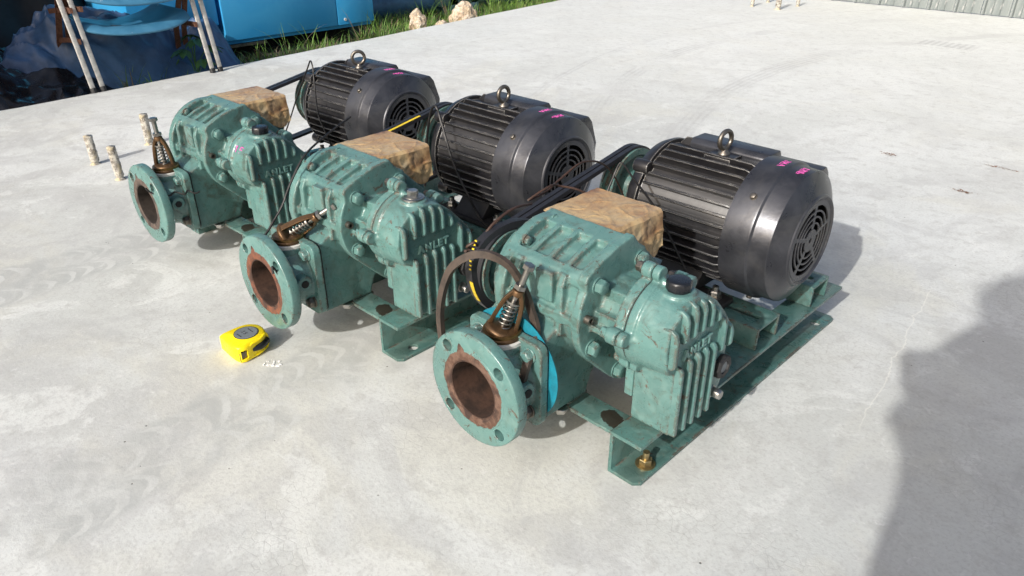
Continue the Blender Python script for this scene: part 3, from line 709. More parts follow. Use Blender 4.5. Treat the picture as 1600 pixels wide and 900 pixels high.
# ================================================================ THE SETTING
def slab_material():
    s = NT('pale_troweled_concrete'); x, y, z = s.sep()[:3]
    n1 = s.noise(1.1, 6, .6, .6); n2 = s.noise(4.5, 6, .62, .8); n3 = s.noise(26, 6, .7); n4 = s.noise(170, 3, .7)
    st = s.noise(3.2, 6, .65, 1.0, src=s.map((.5, 2.6, 1), (0, 0, R(38))))
    st2 = s.noise(9, 5, .7, 1.5, src=s.map((.35, 2.2, 1), (0, 0, R(-12)), (3, 1, 0)))
    k = s.mix(s.step(n1, .40, .60), (.50, .514, .488), (.60, .615, .595))
    k = s.mix(s.ma('MULTIPLY', s.step(s.noise(1.9, 5, .6, 1.2, src=s.map(loc=(5, 2, 0))), .5, .66), .45), k, (.53, .52, .445))
    k = s.mix(s.ma('MULTIPLY', s.step(n2, .50, .62), .42), k, (.40, .403, .392))
    n5 = s.noise(3.1, 7, .68, 1.8, src=s.map(loc=(7, 1, 0))); k = s.mix(s.ma('MULTIPLY', s.step(n5, .52, .60), .36), k, (.385, .388, .38)); k = s.mix(s.ma('MULTIPLY', s.step(n5, .44, .38), .5), k, (.66, .675, .645))
    k = s.mix(s.ma('MULTIPLY', s.step(st, .56, .72), .25), k, (.38, .38, .37))
    k = s.mix(s.ma('MULTIPLY', s.step(st2, .58, .7), .14), k, (.66, .66, .64))
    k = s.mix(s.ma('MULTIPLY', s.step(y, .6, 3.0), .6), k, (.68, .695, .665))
    k = s.mix(s.ma('MULTIPLY', s.step(n3, .50, .66), .42), k, (.39, .388, .365)); k = s.mix(s.ma('MULTIPLY', s.step(s.noise(55, 5, .75, 1.0), .56, .68), .40), k, (.66, .66, .64)); k = s.mix(s.ma('MULTIPLY', s.step(s.noise(13, 7, .75, 1.4), .56, .66), .16), k, (.36, .36, .345))
    k = s.mix(s.ma('MULTIPLY', s.step(n4, .48, .66), .34), k, (.34, .335, .32))
    # tyre prints: two lanes of pale crescents on a slightly darker track
    for xc, ymax in ((-.51, .30), (-1.28, .35)):
        w = s.ma('SUBTRACT', x, s.ma('ADD', xc, s.ma('MULTIPLY', s.ma('SUBTRACT', s.noise(5, 3), .5), .09)))
        aw = s.ma('ABSOLUTE', w); lane = s.ma('MULTIPLY', s.step(aw, .075, .105, 1, 0), s.step(y, ymax - .2, ymax, 1, 0))
        aw2 = s.ma('ABSOLUTE', s.ma('SUBTRACT', aw, .047))
        ph = s.ma('ADD', y, s.ma('ADD', s.ma('MULTIPLY', s.ma('MULTIPLY', aw2, aw2), 22.0), s.ma('MULTIPLY', s.ma('SUBTRACT', n2, .5), .07)))
        ph = s.ma('ADD', ph, s.ma('MULTIPLY', s.step(w, -.002, .002), .022))
        cr = s.step(s.ma('SINE', s.ma('MULTIPLY', ph, 2 * math.pi / .046)), .25, .7)
        cr = s.ma('MULTIPLY', cr, s.step(aw2, .028, .042, 1, 0))
        g = s.ma('MULTIPLY', lane, s.step(s.noise(3.3, 3, .6), .34, .50))
        k = s.mix(s.ma('MULTIPLY', g, s.step(s.noise(11, 5, .75, 1.0), .40, .6, .3, .75)), k, (.37, .38, .365))
        k = s.mix(s.ma('MULTIPLY', s.ma('MULTIPLY', g, cr), s.step(s.noise(8, 4, .7), .36, .60, .1, .85)), k, (.53, .54, .515))
    # long curved skid marks farther back
    for x0, c, y0, wd in ((-1.10, .18, 2.6, .07), (-1.66, .20, 2.9, .06), (-1.95, .16, 3.0, .03)):
        yy = s.ma('SUBTRACT', y, y0); d = s.ma('SUBTRACT', x, s.ma('ADD', x0, s.ma('MULTIPLY', s.ma('MULTIPLY', yy, yy), c)))
        ln = s.noise(70, 3, .7, src=None); d2 = s.ma('ABSOLUTE', s.ma('ADD', d, s.ma('MULTIPLY', s.ma('SUBTRACT', n2, .5), .06)))
        wv = s.step(s.ma('SINE', s.ma('MULTIPLY', s.ma('ADD', d, s.ma('MULTIPLY', n2, .02)), 260.0)), -.3, .7)
        m = s.ma('MULTIPLY', s.step(d2, wd * .5, wd, 1, 0), s.ma('MULTIPLY', s.step(y, .7, 1.3), s.step(s.noise(2.4, 4, .7), .38, .6)))
        k = s.mix(s.ma('MULTIPLY', m, s.ma('ADD', .12, s.ma('MULTIPLY', wv, .25))), k, (.34, .335, .33))
    # ribbed print of a pallet far back
    bx = s.ma('MULTIPLY', s.step(s.ma('ABSOLUTE', s.ma('ADD', x, .73)), .13, .15, 1, 0), s.step(s.ma('ABSOLUTE', s.ma('SUBTRACT', y, 3.76)), .07, .085, 1, 0))
    k = s.mix(s.ma('MULTIPLY', bx, s.step(s.ma('SINE', s.ma('MULTIPLY', x, 190.0)), -.2, .5, .12, .42)), k, (.3, .3, .3))
    # hairline crazing in patches, pale scratches, pinholes
    vz = s.vor(62, src=s.mix(.04, s.co, s.t.nodes.new('ShaderNodeTexNoise').outputs['Color']))
    cz = s.ma('MULTIPLY', s.step(vz, .012, .05, 1, 0), s.step(s.noise(3.6, 3, .6, src=s.map(loc=(9, 4, 0))), .50, .60))
    k = s.mix(s.ma('MULTIPLY', cz, .20), k, (.27, .265, .25))
    sl = s.ma('SUBTRACT', x, s.ma('ADD', s.ma('ADD', .262, s.ma('MULTIPLY', y, -.13)), s.ma('MULTIPLY', s.ma('SUBTRACT', s.noise(9, 4, .6), .5), .05)))
    sm = s.ma('MULTIPLY', s.step(s.ma('ABSOLUTE', sl), .0005, .0020, 1, 0), s.ma('MULTIPLY', s.step(y, .28, .36), s.step(y, .84, .90, 1, 0)))
    k = s.mix(s.ma('MULTIPLY', sm, .38), k, (.74, .73, .66))
    pf = s.vor(23, 'F1'); pn = s.noise(5, 2)
    pin = s.ma('MULTIPLY', s.step(pf, .022, .05, 1, 0), s.step(pn, .48, .54))
    k = s.mix(s.ma('MULTIPLY', pin, .8), k, (.07, .06, .05))
    h = s.ma('ADD', s.ma('MULTIPLY', n3, 1.0), s.ma('ADD', s.ma('MULTIPLY', n4, .35), s.ma('ADD', s.ma('MULTIPLY', n5, 1.0), s.ma('MULTIPLY', cz, -.1))))
    h = s.ma('SUBTRACT', h, s.ma('MULTIPLY', pin, 2.0))
    return s.out(k, s.step(n2, .3, .7, .62, .85), 0.0, h, .30, .0022, spec=.35)
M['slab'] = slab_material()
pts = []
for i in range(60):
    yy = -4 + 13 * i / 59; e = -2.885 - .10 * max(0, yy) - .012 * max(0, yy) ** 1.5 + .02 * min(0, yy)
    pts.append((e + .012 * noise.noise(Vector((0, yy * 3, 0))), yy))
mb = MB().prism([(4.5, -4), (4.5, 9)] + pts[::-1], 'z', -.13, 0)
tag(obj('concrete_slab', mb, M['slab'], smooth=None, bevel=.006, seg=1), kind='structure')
s = NT('dark_weedy_soil'); a = s.noise(5, 6, .7); b = s.noise(60, 5, .75)
k = s.mix(s.step(a, .4, .62), (.045, .036, .024), (.05, .06, .028)); k = s.mix(s.step(b, .5, .7), k, (.10, .08, .055))
M['soil'] = s.out(k, .95, 0.0, s.ma('ADD', b, a), .8, .02)
v = []; f = []; NX = 90
for j in range(NX + 1):
    for i in range(NX + 1):
        x = -3.4 + ((i / NX - .5) * 2) ** 3 * 60; y = 1.5 + ((j / NX - .5) * 2) ** 3 * 60
        z = -.105 + .02 * noise.noise(Vector((x * 2.3, y * 2.3, 0))) if x < -2.6 and abs(y) < 9 else -.125
        if x > -2.86 and y < 9.4: z = -.16
        v.append((x, y, z))
for j in range(NX):
    for i in range(NX): q = j * (NX + 1) + i; f.append((q, q + 1, q + NX + 2, q + NX + 1))
tag(obj('ground', MB().add(v, f), M['soil'], smooth=180), kind='structure')

# ---------------------------------------------------------------- grass and weeds by the slab edge
def edge_x(y): return -2.885 - .10 * max(0, y) - .012 * max(0, y) ** 1.5
def leafmat(name, c1_, c2_, c3_=(.12, .10, .05)):
    s = NT(name); a = s.noise(7, 3); b = s.noise(23, 2)
    k = s.mix(s.step(a, .35, .65), c1_, c2_); k = s.mix(s.ma('MULTIPLY', s.step(b, .55, .7), .6), k, c3_)
    s.b.inputs['Subsurface Weight'].default_value = 0
    return s.out(k, .5, 0.0)
M['grass'] = leafmat('grass_blades', (.075, .165, .024), (.15, .27, .04))
M['dry'] = leafmat('dry_stalks', (.17, .125, .07), (.24, .19, .11), (.09, .06, .035))
M['leaf'] = leafmat('broad_weed_leaves', (.030, .095, .028), (.055, .15, .045), (.04, .08, .02))
rnd = random.Random(11)
def blade(mb, p, L, w, a, lean_, segs=4, droop=.9):
    d = Vector((math.cos(a), math.sin(a), 0)); s_ = Vector((-d.y, d.x, 0)); v = []; q = Vector(p); el = R(90) - lean_
    for i in range(segs + 1):
        t = i / segs; ww = w * (1 - t) ** .7 * .5 + .0002
        v += [tuple(q - s_ * ww), tuple(q + s_ * ww)]
        q = q + (d * math.cos(el) + Vector((0, 0, math.sin(el)))) * L / segs; el -= droop * (1.2 / segs) * rnd.uniform(.5, 1.3)
    mb.add(v, [(2 * i, 2 * i + 1, 2 * i + 3, 2 * i + 2) for i in range(segs)])
gm = MB(); dm = MB()
def clump(x, y, n, L, spread, z=-.10):
    for _ in range(n):
        a = rnd.uniform(0, 6.283); r = abs(rnd.gauss(0, spread)); px, py = x + r * math.cos(a), y + r * math.sin(a)
        if px > edge_x(py) + .005: continue
        blade(gm if rnd.random() < .86 else dm, (px, py, z), L * rnd.uniform(.45, 1.25), rnd.uniform(.003, .0062), a + rnd.gauss(0, .7), rnd.uniform(.05, .6))
for _ in range(1900):
    y = rnd.uniform(.35, 5.2); w = rnd.random() ** 1.6; x = edge_x(y) - .01 - w * (.55 if y < 2.2 else 1.5)
    if x < -3.52 and .7 < y < 2.25: continue
    dens = 5 if y < 1.9 else 15
    clump(x, y, rnd.randint(2, dens), .085 if y < 1.9 else .11, .035)
for (x, y, n, L) in ((-3.14, .47, 26, .17), (-3.10, .56, 20, .14), (-3.2, .62, 18, .16), (-3.36, 1.42, 10, .22), (-3.36, 1.55, 9, .2), (-3.34, 1.88, 18, .26), (-3.30, 1.98, 20, .24), (-3.4, 1.25, 8, .2), (-3.35, 2.1, 24, .16),
                     (-3.5, 2.5, 24, .22), (-3.62, 2.8, 28, .24), (-3.5, 3.1, 30, .2), (-3.75, 3.35, 40, .2), (-3.6, 3.5, 36, .17), (-3.42, 3.3, 40, .13), (-3.9, 3.7, 40, .2)): clump(x, y, n, L, .03)
for _ in range(110):
    y = rnd.uniform(1.0, 2.0); blade(dm, (edge_x(y) - rnd.uniform(.03, .4), y, -.10), rnd.uniform(.08, .2), .004, rnd.uniform(0, 6.28), rnd.uniform(.6, 1.4))
tag(obj('grass', gm, M['grass'], smooth=None), 'long green grass growing along the edge of the slab', 'grass', kind='stuff')
tag(obj('dry_grass', dm, M['dry'], smooth=None), 'dry brown stalks lying among the green grass', 'dry grass', kind='stuff')
# broad leaved weed behind the right legs of the chairs
P0 = (-3.17, .80, -.1)
w = empty('broad_leaf_weed', P0)
mb = MB()
leaves = []
for i in range(6):
    a = i * 1.15 + .4; h = .12 + .05 * (i % 3); r = .05 + .03 * (i % 2)
    tip = Vector((r * math.cos(a), r * math.sin(a), h)); mb.tube(catmull([(0, 0, 0), (tip.x * .3, tip.y * .3, h * .6), tip], 5), .0028, 6)
    for b in range(-2, 3):
        d = Vector((math.cos(a + b * .75), math.sin(a + b * .75), .05 - .12 * abs(b) - .15)); L = .075 - .012 * abs(b); sd = Vector((-d.y, d.x, 0)).normalized()
        vv = []; 
        for t, ww in ((0, .002), (.25, .014), (.5, .019), (.75, .013), (1, .001)):
            c = tip + d * L * t + Vector((0, 0, -.02 * t * t)); vv += [c - sd * ww + Vector((0, 0, .004)), c, c + sd * ww + Vector((0, 0, .004))]
        leaves.append((vv, [(j * 3 + k_, j * 3 + k_ + 1, j * 3 + k_ + 4, j * 3 + k_ + 3) for j in range(4) for k_ in (0, 1)]))
obj('stem', mb, M['leaf'], w)
for vv, ff in leaves: obj('leaf', MB().add(vv, ff), M['leaf'], w, smooth=180)
tag(w, 'broad leaved green weed behind the right legs of the blue chairs', 'weed')

# ---------------------------------------------------------------- rocks
def rockmat():
    s = NT('pale_coral_stone'); a = s.noise(22, 6, .7); b = s.vor(55, 'F1')
    k = s.mix(s.step(a, .4, .62), (.44, .34, .23), (.60, .52, .42)); k = s.mix(s.step(s.noise(9, 4, .6), .56, .7), k, (.30, .19, .11))
    return s.out(k, .9, 0.0, s.ma('ADD', a, s.ma('MULTIPLY', b, .7)), .8, .012)
M['rock'] = rockmat()
def rock(name, p, r, seed, label):
    bm = bmesh.new(); bmesh.ops.create_icosphere(bm, subdivisions=4, radius=1)
    for q in bm.verts:
        d = q.co.normalized(); n = noise.noise(d * 1.6 + Vector((seed, 0, 0))) * .35 + noise.noise(d * 4 + Vector((0, seed, 0))) * .16 + noise.noise(d * 11 + Vector((0, seed, 3))) * .07
        q.co = Vector((d.x * r[0], d.y * r[1], d.z * r[2])) * (1 + n)
    me = bpy.data.meshes.new(name); bm.to_mesh(me); bm.free()
    o = obj(name, me, M['rock'], smooth=180); o.location = p; tag(o, label, 'rock')
rock('rock', (-3.335, 2.30, -.025), (.052, .052, .088), 1.0, 'tall narrow pale rock, left of the other two at the slab edge')
rock('rock', (-3.30, 2.47, -.065), (.045, .055, .055), 5.0, 'small low pale rock between the two larger ones')
rock('rock', (-3.335, 2.70, -.03), (.075, .10, .105), 9.0, 'largest pale orange rock, at the slab edge by the grass')

# ---------------------------------------------------------------- blue cabinet behind the grass
s = NT('sky_blue_enamel'); a = s.noise(3, 5, .6, 1.0); b = s.noise(60, 4, .7)
k = s.mix(s.step(a, .4, .65), (.035, .33, .66), (.055, .38, .70)); k = s.mix(s.ma('MULTIPLY', s.step(b, .66, .74), .5), k, (.16, .28, .36))
M['blue'] = s.out(k, .38, 0.0, a, .1, .01)
cb = empty('blue_cabinet', (-4.0, 1.6, -.1))
O = Vector(cb.location)
def cobj(name, mb, mat, **kw):
    mb.v = [tuple(Vector(p) - O) for p in mb.v]; return obj(name, mb, mat, cb, **kw)
cobj('cabinet_body', MB().box(-4.5, -3.62, 1.19, 2.165, -.028, 1.25), M['blue'], bevel=.006)
cobj('door_panel', MB().box(-3.618, -3.600, 1.182, 1.9, -.006, 1.24), M['blue'], bevel=.004)
cobj('door_panel', MB().box(-3.618, -3.600, 1.905, 2.170, -.006, 1.24), M['blue'], bevel=.004)
cobj('side_unit', MB().box(-4.5, -3.62, .70, 1.165, .082, 1.25), M['blue'], bevel=.006)
cobj('bottom_rail', MB().box(-4.4, -3.607, 1.2, 1.42, -.044, -.029), M['steelgrey'] if 'steelgrey' in M else M['oldsteel'])
cobj('dark_gap_plinth', MB().box(-4.4, -3.78, .80, 2.1, -.14, -.045).box(-4.4, -3.9, .72, 1.18, -.03, .08), M['void'])  # black block painted in for the dark gap beneath the cabinet
cobj('door_screw', MB().cyl((-3.602, 1.955, .025), (-3.594, 1.955, .025), .009, 16), M['white_seal'])
tag(cb, 'large sky blue metal cabinet standing behind the grass', 'cabinet')
# dark blue pipe on pale blocks further along
t = tag(obj('blue_pipe', MB().lathe((-4.05, 2.3, .0), (.10, 1, 0), [(0, .085), (1.9, .085), (1.9, .070), (0, .070)], 32, close='loop'), simple('dull_blue_pipe', (.045, .13, .22), .5, 0, 12, .4)), 'dull blue pipe lying behind the three pale rocks', 'pipe')
pb = empty('pipe_cradle', (-3.87, 3.1, -.1))
obj('post', MB().box(-.05, .05, -.10, -.02, 0, .3).box(-.05, .05, .10, .18, 0, .3), simple('pale_blue_plastic', (.16, .30, .37), .5), pb, bevel=.006)
obj('cross_bar', MB().box(-.03, .05, -.18, .30, .075, .13), M['teal_base'], pb, bevel=.005)
tag(pb, 'pale blue two-post cradle standing in front of the dull blue pipe', 'cradle')

# ---------------------------------------------------------------- plastic sheets
def ridge(p):  # sharp creases
    return (1 - abs(noise.noise(p)) * 2.6)
def sheet(name, x0, x1, y0, y1, fn, mat, nx=90, ny=90, thick=.002):
    v = []; f = []
    for j in range(ny + 1):
        for i in range(nx + 1): v.append(tuple(fn(x0 + (x1 - x0) * i / nx, y0 + (y1 - y0) * j / ny)))
    for j in range(ny):
        for i in range(nx): q = j * (nx + 1) + i; f.append((q, q + 1, q + nx + 2, q + nx + 1))
    o = obj(name, MB().add(v, f), mat, smooth=None); ev(o, [('SOLIDIFY', dict(thickness=thick))])
    o.data.polygons.foreach_set('use_smooth', [True] * len(o.data.polygons)); o.data.set_sharp_from_angle(angle=R(38)); return o
def ss(a, b, v): t = max(0, min(1, (v - a) / (b - a))); return t * t * (3 - 2 * t)
M['bluetarp'] = simple('dusty_blue_tarp', (.040, .10, .215), .42, 0, 9, .45, .2, .01)
M['blackfilm'] = simple('glossy_black_plastic_film', (.009, .009, .011), .24, 0, 14, .3, .15, .004)
def fblue(x, y):
    top = .02 + .21 * math.exp(-((y - .40) / .26) ** 2) + .12 * math.exp(-((y - .88) / .22) ** 2) - .16 * ss(1.0, 1.12, y)
    prof = ss(-3.08, -3.36, x) * (1 - .95 * ss(-3.46, -3.95, x))
    z = -.11 + (top + .11) * prof
    c = ridge(Vector((x * 4 + y * 2, y * 4.6, 1.5))) * .060 + ridge(Vector((x * 9, y * 9 - x * 5, 4))) * .032 + ridge(Vector((x * 17, y * 19 - x * 5, 9))) * .010 - .02
    return Vector((x + .05 * noise.noise(Vector((y * 5, x * 3, 2))), y + .04 * noise.noise(Vector((x * 6, y * 4, 8))), z + c * prof))
tag(sheet('blue_tarp', -4.15, -3.06, -.5, 1.12, fblue, M['bluetarp'], 160, 190), 'crumpled blue tarpaulin lying behind and beneath the blue chairs', 'tarpaulin')
def fblack(x, y):
    w = ss(edge_x(y) - .0, edge_x(y) - .30, x); top = -.045 + .17 * ss(.36, -.15, y) 
    q = Vector((x * 5 + y * 2, y * 4.5, 3.3)); c = ridge(q) * .05 + ridge(q * 2.3) * .024 + ridge(q * 5) * .008
    z = -.085 + (top + .085) * w + c * (.35 + .65 * w) * ss(.42, .3, y)
    if x > edge_x(y) - .02: z = max(min(z, .012), -.02)
    return Vector((x + .02 * noise.noise(q * 2), y + .02 * noise.noise(q * 1.7 + Vector((5, 5, 5))), z))
tag(sheet('black_plastic_sheet', -3.95, -2.90, -1.3, .44, fblack, M['blackfilm'], 120, 150), 'crumpled glossy black plastic sheet at the slab edge, left of the chairs', 'plastic sheet')
def fpile(x, y):  # black bulk fills the dark corner; near wing added unseen to cast shade
    w = max(ss(-4.0, -4.35, x) * ss(.80, .5, y), ss(-2.90, -2.95, x) * ss(-.44, -.52, y) * (1 - ss(-3.9, -4.0, x) * 0)); q = Vector((x * 1.6, y * 1.6, 7)); top = 1.28 if x < -3.9 else .98
    q2 = Vector((y * 3, w * 2, 5)); c = ridge(q2) * .06 + ridge(q2 * 2.4) * .02
    return Vector((x + c * (1 - w) * w * 4, y, -.11 + top * w + .06 * noise.noise(q)))
tag(sheet('covered_shade_pile', -6.2, -2.87, -3.0, .86, fpile, simple('black_cover_sheet', (.006, .006, .007), .6, 0, 10, .3), 150, 130), 'tall pile under a dull black cover in the far left corner, unseen near wing added to cast shade', 'covered pile')

# ---------------------------------------------------------------- two nested blue chairs
def seatmat():
    s = NT('worn_blue_seat_paint'); a = s.noise(8, 5, .6); b = s.noise(35, 5, .75); x, y, z = s.sep()[:3]
    k = s.mix(s.step(a, .4, .65), (.035, .145, .25), (.055, .19, .31))
    k = s.mix(s.step(b, .68, .71), k, (.55, .55, .52))
    return s.out(k, s.step(a, .3, .7, .32, .5), 0.0, b, .2, .002)
M['seat'] = seatmat(); M['greytube'] = simple('oxidised_chrome_tube', (.46, .45, .42), .5, .15, 40, .35)
M['seatpad'] = simple('dark_dusty_seat_pad', (.035, .037, .04), .6, 0, 9, .5)
s = NT('seat_dust'); M['dust'] = simple('grey_paper_scrap', (.22, .21, .2), .8)
def chair(label, xf, yf, zf, zs, hgt, dy0, dy1, first):
    """xf,yf: left front foot; zs: seat front edge height; legs lean back and a little left"""
    ch = empty('folding_chair', (xf, yf, 0)); W_ = .515
    def L(p): return tuple(Vector(p))
    for k in (0, 1):
        y0 = k * W_; top = Vector((-.30 * hgt, y0 + (dy0 if k == 0 else dy1) * hgt, hgt))
        obj('front_leg', MB().tube([(0, y0, 0), tuple(top * .5 + Vector((0, y0, 0)) * .5), tuple(top)], 1, flat=(.022, .013), up=(0, 1, 0)), M['greytube'], ch, bevel=.004, smooth=60)
        obj('foot_cap', MB().cyl((0.001, y0, -.001), (-.004, y0, .018), .0125, 12), M['black'], ch)
        yb = y0 + (.02 if k == 0 else .02)
        obj('rear_leg', MB().tube([(-.42, yb, -.105), (-.36, yb, .15), (-.16, yb + .01, hgt * .75)], 1, flat=(.024, .012), up=(0, 1, 0)), M['rustiron'], ch, smooth=60)
    for zc in (zs - .03, zs + .09):
        obj('side_bar', MB().tube([(-.05, .012, zc), (-.20, .022, zc - .012), (-.38, .022, zc - .035)], 1, flat=(.012, .020), up=(0, 1, 0)), M['rustiron'], ch, smooth=60)
    obj('side_bar', MB().tube([(-.05, W_ - .012, zs - .02), (-.38, W_ + .01, zs - .04)], 1, flat=(.012, .02), up=(0, 1, 0)), M['rustiron'], ch, smooth=60)
    # pressed seat pan with a rolled front edge
    v = []; f = []; NU, NV = 30, 26
    for j in range(NV + 1):
        t = j / NV
        for i in range(NU + 1):
            u = i / NU * 2 - 1; xr = -.035 - .36 * t; half = (.225 - .02 * t) * (1 - .0 * t)
            rnd_ = (1 - abs(u) ** 3.2 * .5 * (1 - ss(0, .18, t))) 
            y = W_ / 2 + .012 + half * u
            dish = -.020 * (1 - u * u) * ss(0, .3, t) ; z = zs + .030 * abs(u) ** 2.6 + dish
            x = xr - .055 * abs(u) ** 2.5 * (1 - ss(0, .5, t))
            if t < .14: q = (.14 - t) / .14; z -= .030 * q * q; x += .004 * q
            v.append((x, y, z + .006 * t))
    for j in range(NV):
        for i in range(NU): q = j * (NU + 1) + i; f.append((q, q + 1, q + NU + 2, q + NU + 1))
    so = obj('seat', MB().add(v, f), M['seat'], ch, smooth=None); ev(so, [('SOLIDIFY', dict(thickness=.012, offset=-1)), ('BEVEL', dict(width=.004, segments=2, limit_method='ANGLE'))])
    so.data.polygons.foreach_set('use_smooth', [True] * len(so.data.polygons))
    if first:
        vv = []; 
        v2 = [(a, b, c + .0035) for (a, b, c) in v]; ids = [(j, i) for j in range(6, NV) for i in range(3, NU - 3)]
        ff = [(j * (NU + 1) + i, j * (NU + 1) + i + 1, (j + 1) * (NU + 1) + i + 1, (j + 1) * (NU + 1) + i) for j, i in ids]
        used = sorted(set(q for a in ff for q in a)); mp = {q: n for n, q in enumerate(used)}
        obj('seat_pad', MB().add([v2[q] for q in used], [tuple(mp[q] for q in a) for a in ff]), M['seatpad'], ch, smooth=180)
    obj('backrest', MB().prism(rrect(.03, W_ - .03, hgt - .18, hgt - .02, .03), 'x', -.30 * (hgt - .1) - .012, -.30 * (hgt - .1) + .004), M['seat'], ch, bevel=.005)
    return tag(ch, label, 'chair', 'blue folding chairs nested together')
chair('lower of two nested blue folding chairs, its worn seat fully in view', -2.912, .252, 0, .225, .62, -.02, .02, True)
chair('upper of two nested blue folding chairs, at the top edge of the photo', -2.918, .292, 0, .345, .74, -.02, .02, False)
o = obj('paper_scrap', MB().box(-.045, .045, -.05, .05, 0, .002), M['dust']); o.location = (-3.06, .40, .224); o.rotation_euler = (0, -.05, .3); tag(o, 'grey paper scrap lying on the lower blue seat', 'paper')

# ---------------------------------------------------------------- metal fence far right
s = NT('weathered_zinc_sheet'); a = s.noise(3, 5, .65, 1, src=s.map((3, 3, .5))); b = s.noise(30, 5, .7, src=s.map((1, 1, .3)))
k = s.mix(s.step(a, .4, .62), (.17, .195, .195), (.25, .275, .27)); k = s.mix(s.ma('MULTIPLY', s.step(b, .58, .68), .5), k, (.5, .5, .49))
M['zinc'] = s.out(k, .5, .25, b, .15, .004)
fe = empty('sheet_metal_fence', (.2, 4.98, 0)); fe.rotation_euler = (0, 0, R(.6))
base_me = None
for i in range(30):
    x0 = -2.25 + i * .1625
    if base_me is None:
        prof = [(0, 0), (.006, .020), (.018, .020), (.024, 0), (.060, 0), (.064, .004), (.068, 0), (.104, 0), (.108, .004), (.112, 0), (.1605, 0)]
        pr = [(x, -y) for x, y in prof] + [(x, -y + .0015) for x, y in prof[::-1]]
        o = obj('fence_panel', MB().prism(pr, 'z', 0.004, 1.7), M['zinc'], fe, smooth=None); base_me = o.data
    else:
        o = bpy.data.objects.new('fence_panel', base_me); C.objects.link(o); o.parent = fe
    o.location = (x0, (i % 2) * .0015, 0)
obj('rail', MB().box(-2.3, 2.7, .004, .04, .5, .55).box(-2.3, 2.7, .004, .04, 1.4, 1.45), M['rustiron'], fe)
tag(fe, 'grey corrugated sheet metal fence along the far edge of the slab', 'fence')

# ---------------------------------------------------------------- rebar stubs caked in cement
s = NT('cement_caked_bar'); a = s.noise(60, 5, .75); k = s.mix(s.step(a, .42, .58), (.50, .48, .42), (.17, .15, .13)); k = s.mix(s.step(s.noise(25, 3), .5, .62), k, (.46, .40, .27))
M['rebar'] = s.out(k, .9, 0.0, a, .9, .006)
def stub(p, h, r, seed, label, lean_=(0, 0)):
    v = []; f = []; n = 20; m = 26
    for j in range(m + 1):
        t = j / m; c = Vector((lean_[0] * t * h, lean_[1] * t * h, -.004 + t * h))
        for i in range(n):
            a = 6.2832 * i / n; d = Vector((math.cos(a), math.sin(a), 0))
            rr = r * (1 + .16 * noise.noise(Vector((math.cos(a) * 2.3, math.sin(a) * 2.3, t * h * 90 + seed))) + .035 * math.sin(t * h * 600 + a)) * (1.55 - .9 * ss(0, .12, t) if t < .12 else 1)
            v.append(tuple(c + d * rr))
    for j in range(m):
        for i in range(n): f.append((j * n + i, j * n + (i + 1) % n, (j + 1) * n + (i + 1) % n, (j + 1) * n + i))
    f.append(tuple(m * n + i for i in range(n)))
    o = obj('rebar_stub', MB().add(v, f), M['rebar'], smooth=180); o.location = p; tag(o, label, 'rebar stub', 'cement caked rebar stubs sticking out of the slab')
stub((-1.976, -.068, 0), .092, .0125, 1, 'leftmost grey rebar stub sticking out of the slab', (-.04, 0))
stub((-1.782, -.066, 0), .104, .0120, 5, 'yellowish rebar stub just left of the farthest pipe flange', (.03, -.05))
stub((-2.055, .130, 0), .105, .0125, 8, 'tall rebar stub behind the upright relief valve', (.02, 0))
stub((-1.93, .235, 0), .10, .011, 12, 'pale rebar stub half hidden by the farthest blower casing')
for (x, y, q) in ((-2.155, 4.303, 'nearest left'), (-2.172, 4.56, 'far left'), (-1.958, 4.288, 'tallest, nearest right'), (-1.93, 4.52, 'far right')):
    stub((x, y, 0), .16 if 'tallest' in q else .11, .012 if 'tallest' not in q else .018, x * 9, q + ' of the four thin rebar stubs in the far distance')
# collar of cement around the tape measure side smear
# ---------------------------------------------------------------- yellow tape measure
tm = empty('tape_measure', (-.673, -.249, 0))
out = [(.040, -.040), (.040, .002), (.036, .020), (.022, .037), (.002, .044), (-.020, .042), (-.037, .028), (-.043, .006), (-.043, -.026), (-.039, -.038), (-.030, -.040)]
cl = catmull([(a, b, 0) for a, b in out], 4, True); body = [(p.x, p.y) for p in cl]
inn = [(x * .93, y * .93) for x, y in body]
mbb = MB(); n = len(body); lv = [(0.0, .93), (.003, .985), (.006, 1), (.033, 1), (.0375, .965), (.0400, .88)]
vv = []
for z, k_ in lv: vv += [(x * k_, y * k_, z + .001) for x, y in body]
mbb.add(vv, [(j * n + i, j * n + (i + 1) % n, (j + 1) * n + (i + 1) % n, (j + 1) * n + i) for j in range(len(lv) - 1) for i in range(n)] + [tuple(range(n)), tuple((len(lv) - 1) * n + i for i in range(n))])
cu = MB().box(.030, .05, -.036, -.022, .010, .031)
tb = obj('case', mbb, M['yellow'], tm, smooth=40, cuts=cu)
obj('mouth', MB().box(.028, .0335, -.0365, -.0215, .0095, .0315), M['void'], tb)
gr = MB()   # moulded grip frame round the lock on the nose side
gr.tube(catmull([(.0405, -.014, .008), (.0405, -.014, .034), (.038, .012, .037), (.026, .035, .037), (.026, .035, .010), (.038, .012, .007)], 6, True), .0030, 8, closed=True)
obj('grip_frame', gr, M['yellow'], tm, smooth=60)
obj('lock_button', MB().tube(catmull([(.0395, -.009, .022), (.0392, .004, .022), (.0355, .019, .022), (.026, .034, .022)], 6), [.004 + .0045 * min(1, i / 8) for i in range(19)], 10), M['cap'], tm, smooth=60)
obj('hook', MB().box(.0395, .0412, -.0395, -.0215, .006, .026).box(.030, .0395, -.036, -.023, .0155, .0165), M['oldsteel'], tm, bevel=.0006)
lb = obj('label', MB().lathe((-.002, .004, .0402), (0, 0, 1), [(0, .0248), (.0018, .0248), (.0024, .0238)], 40), M['label'], tm)
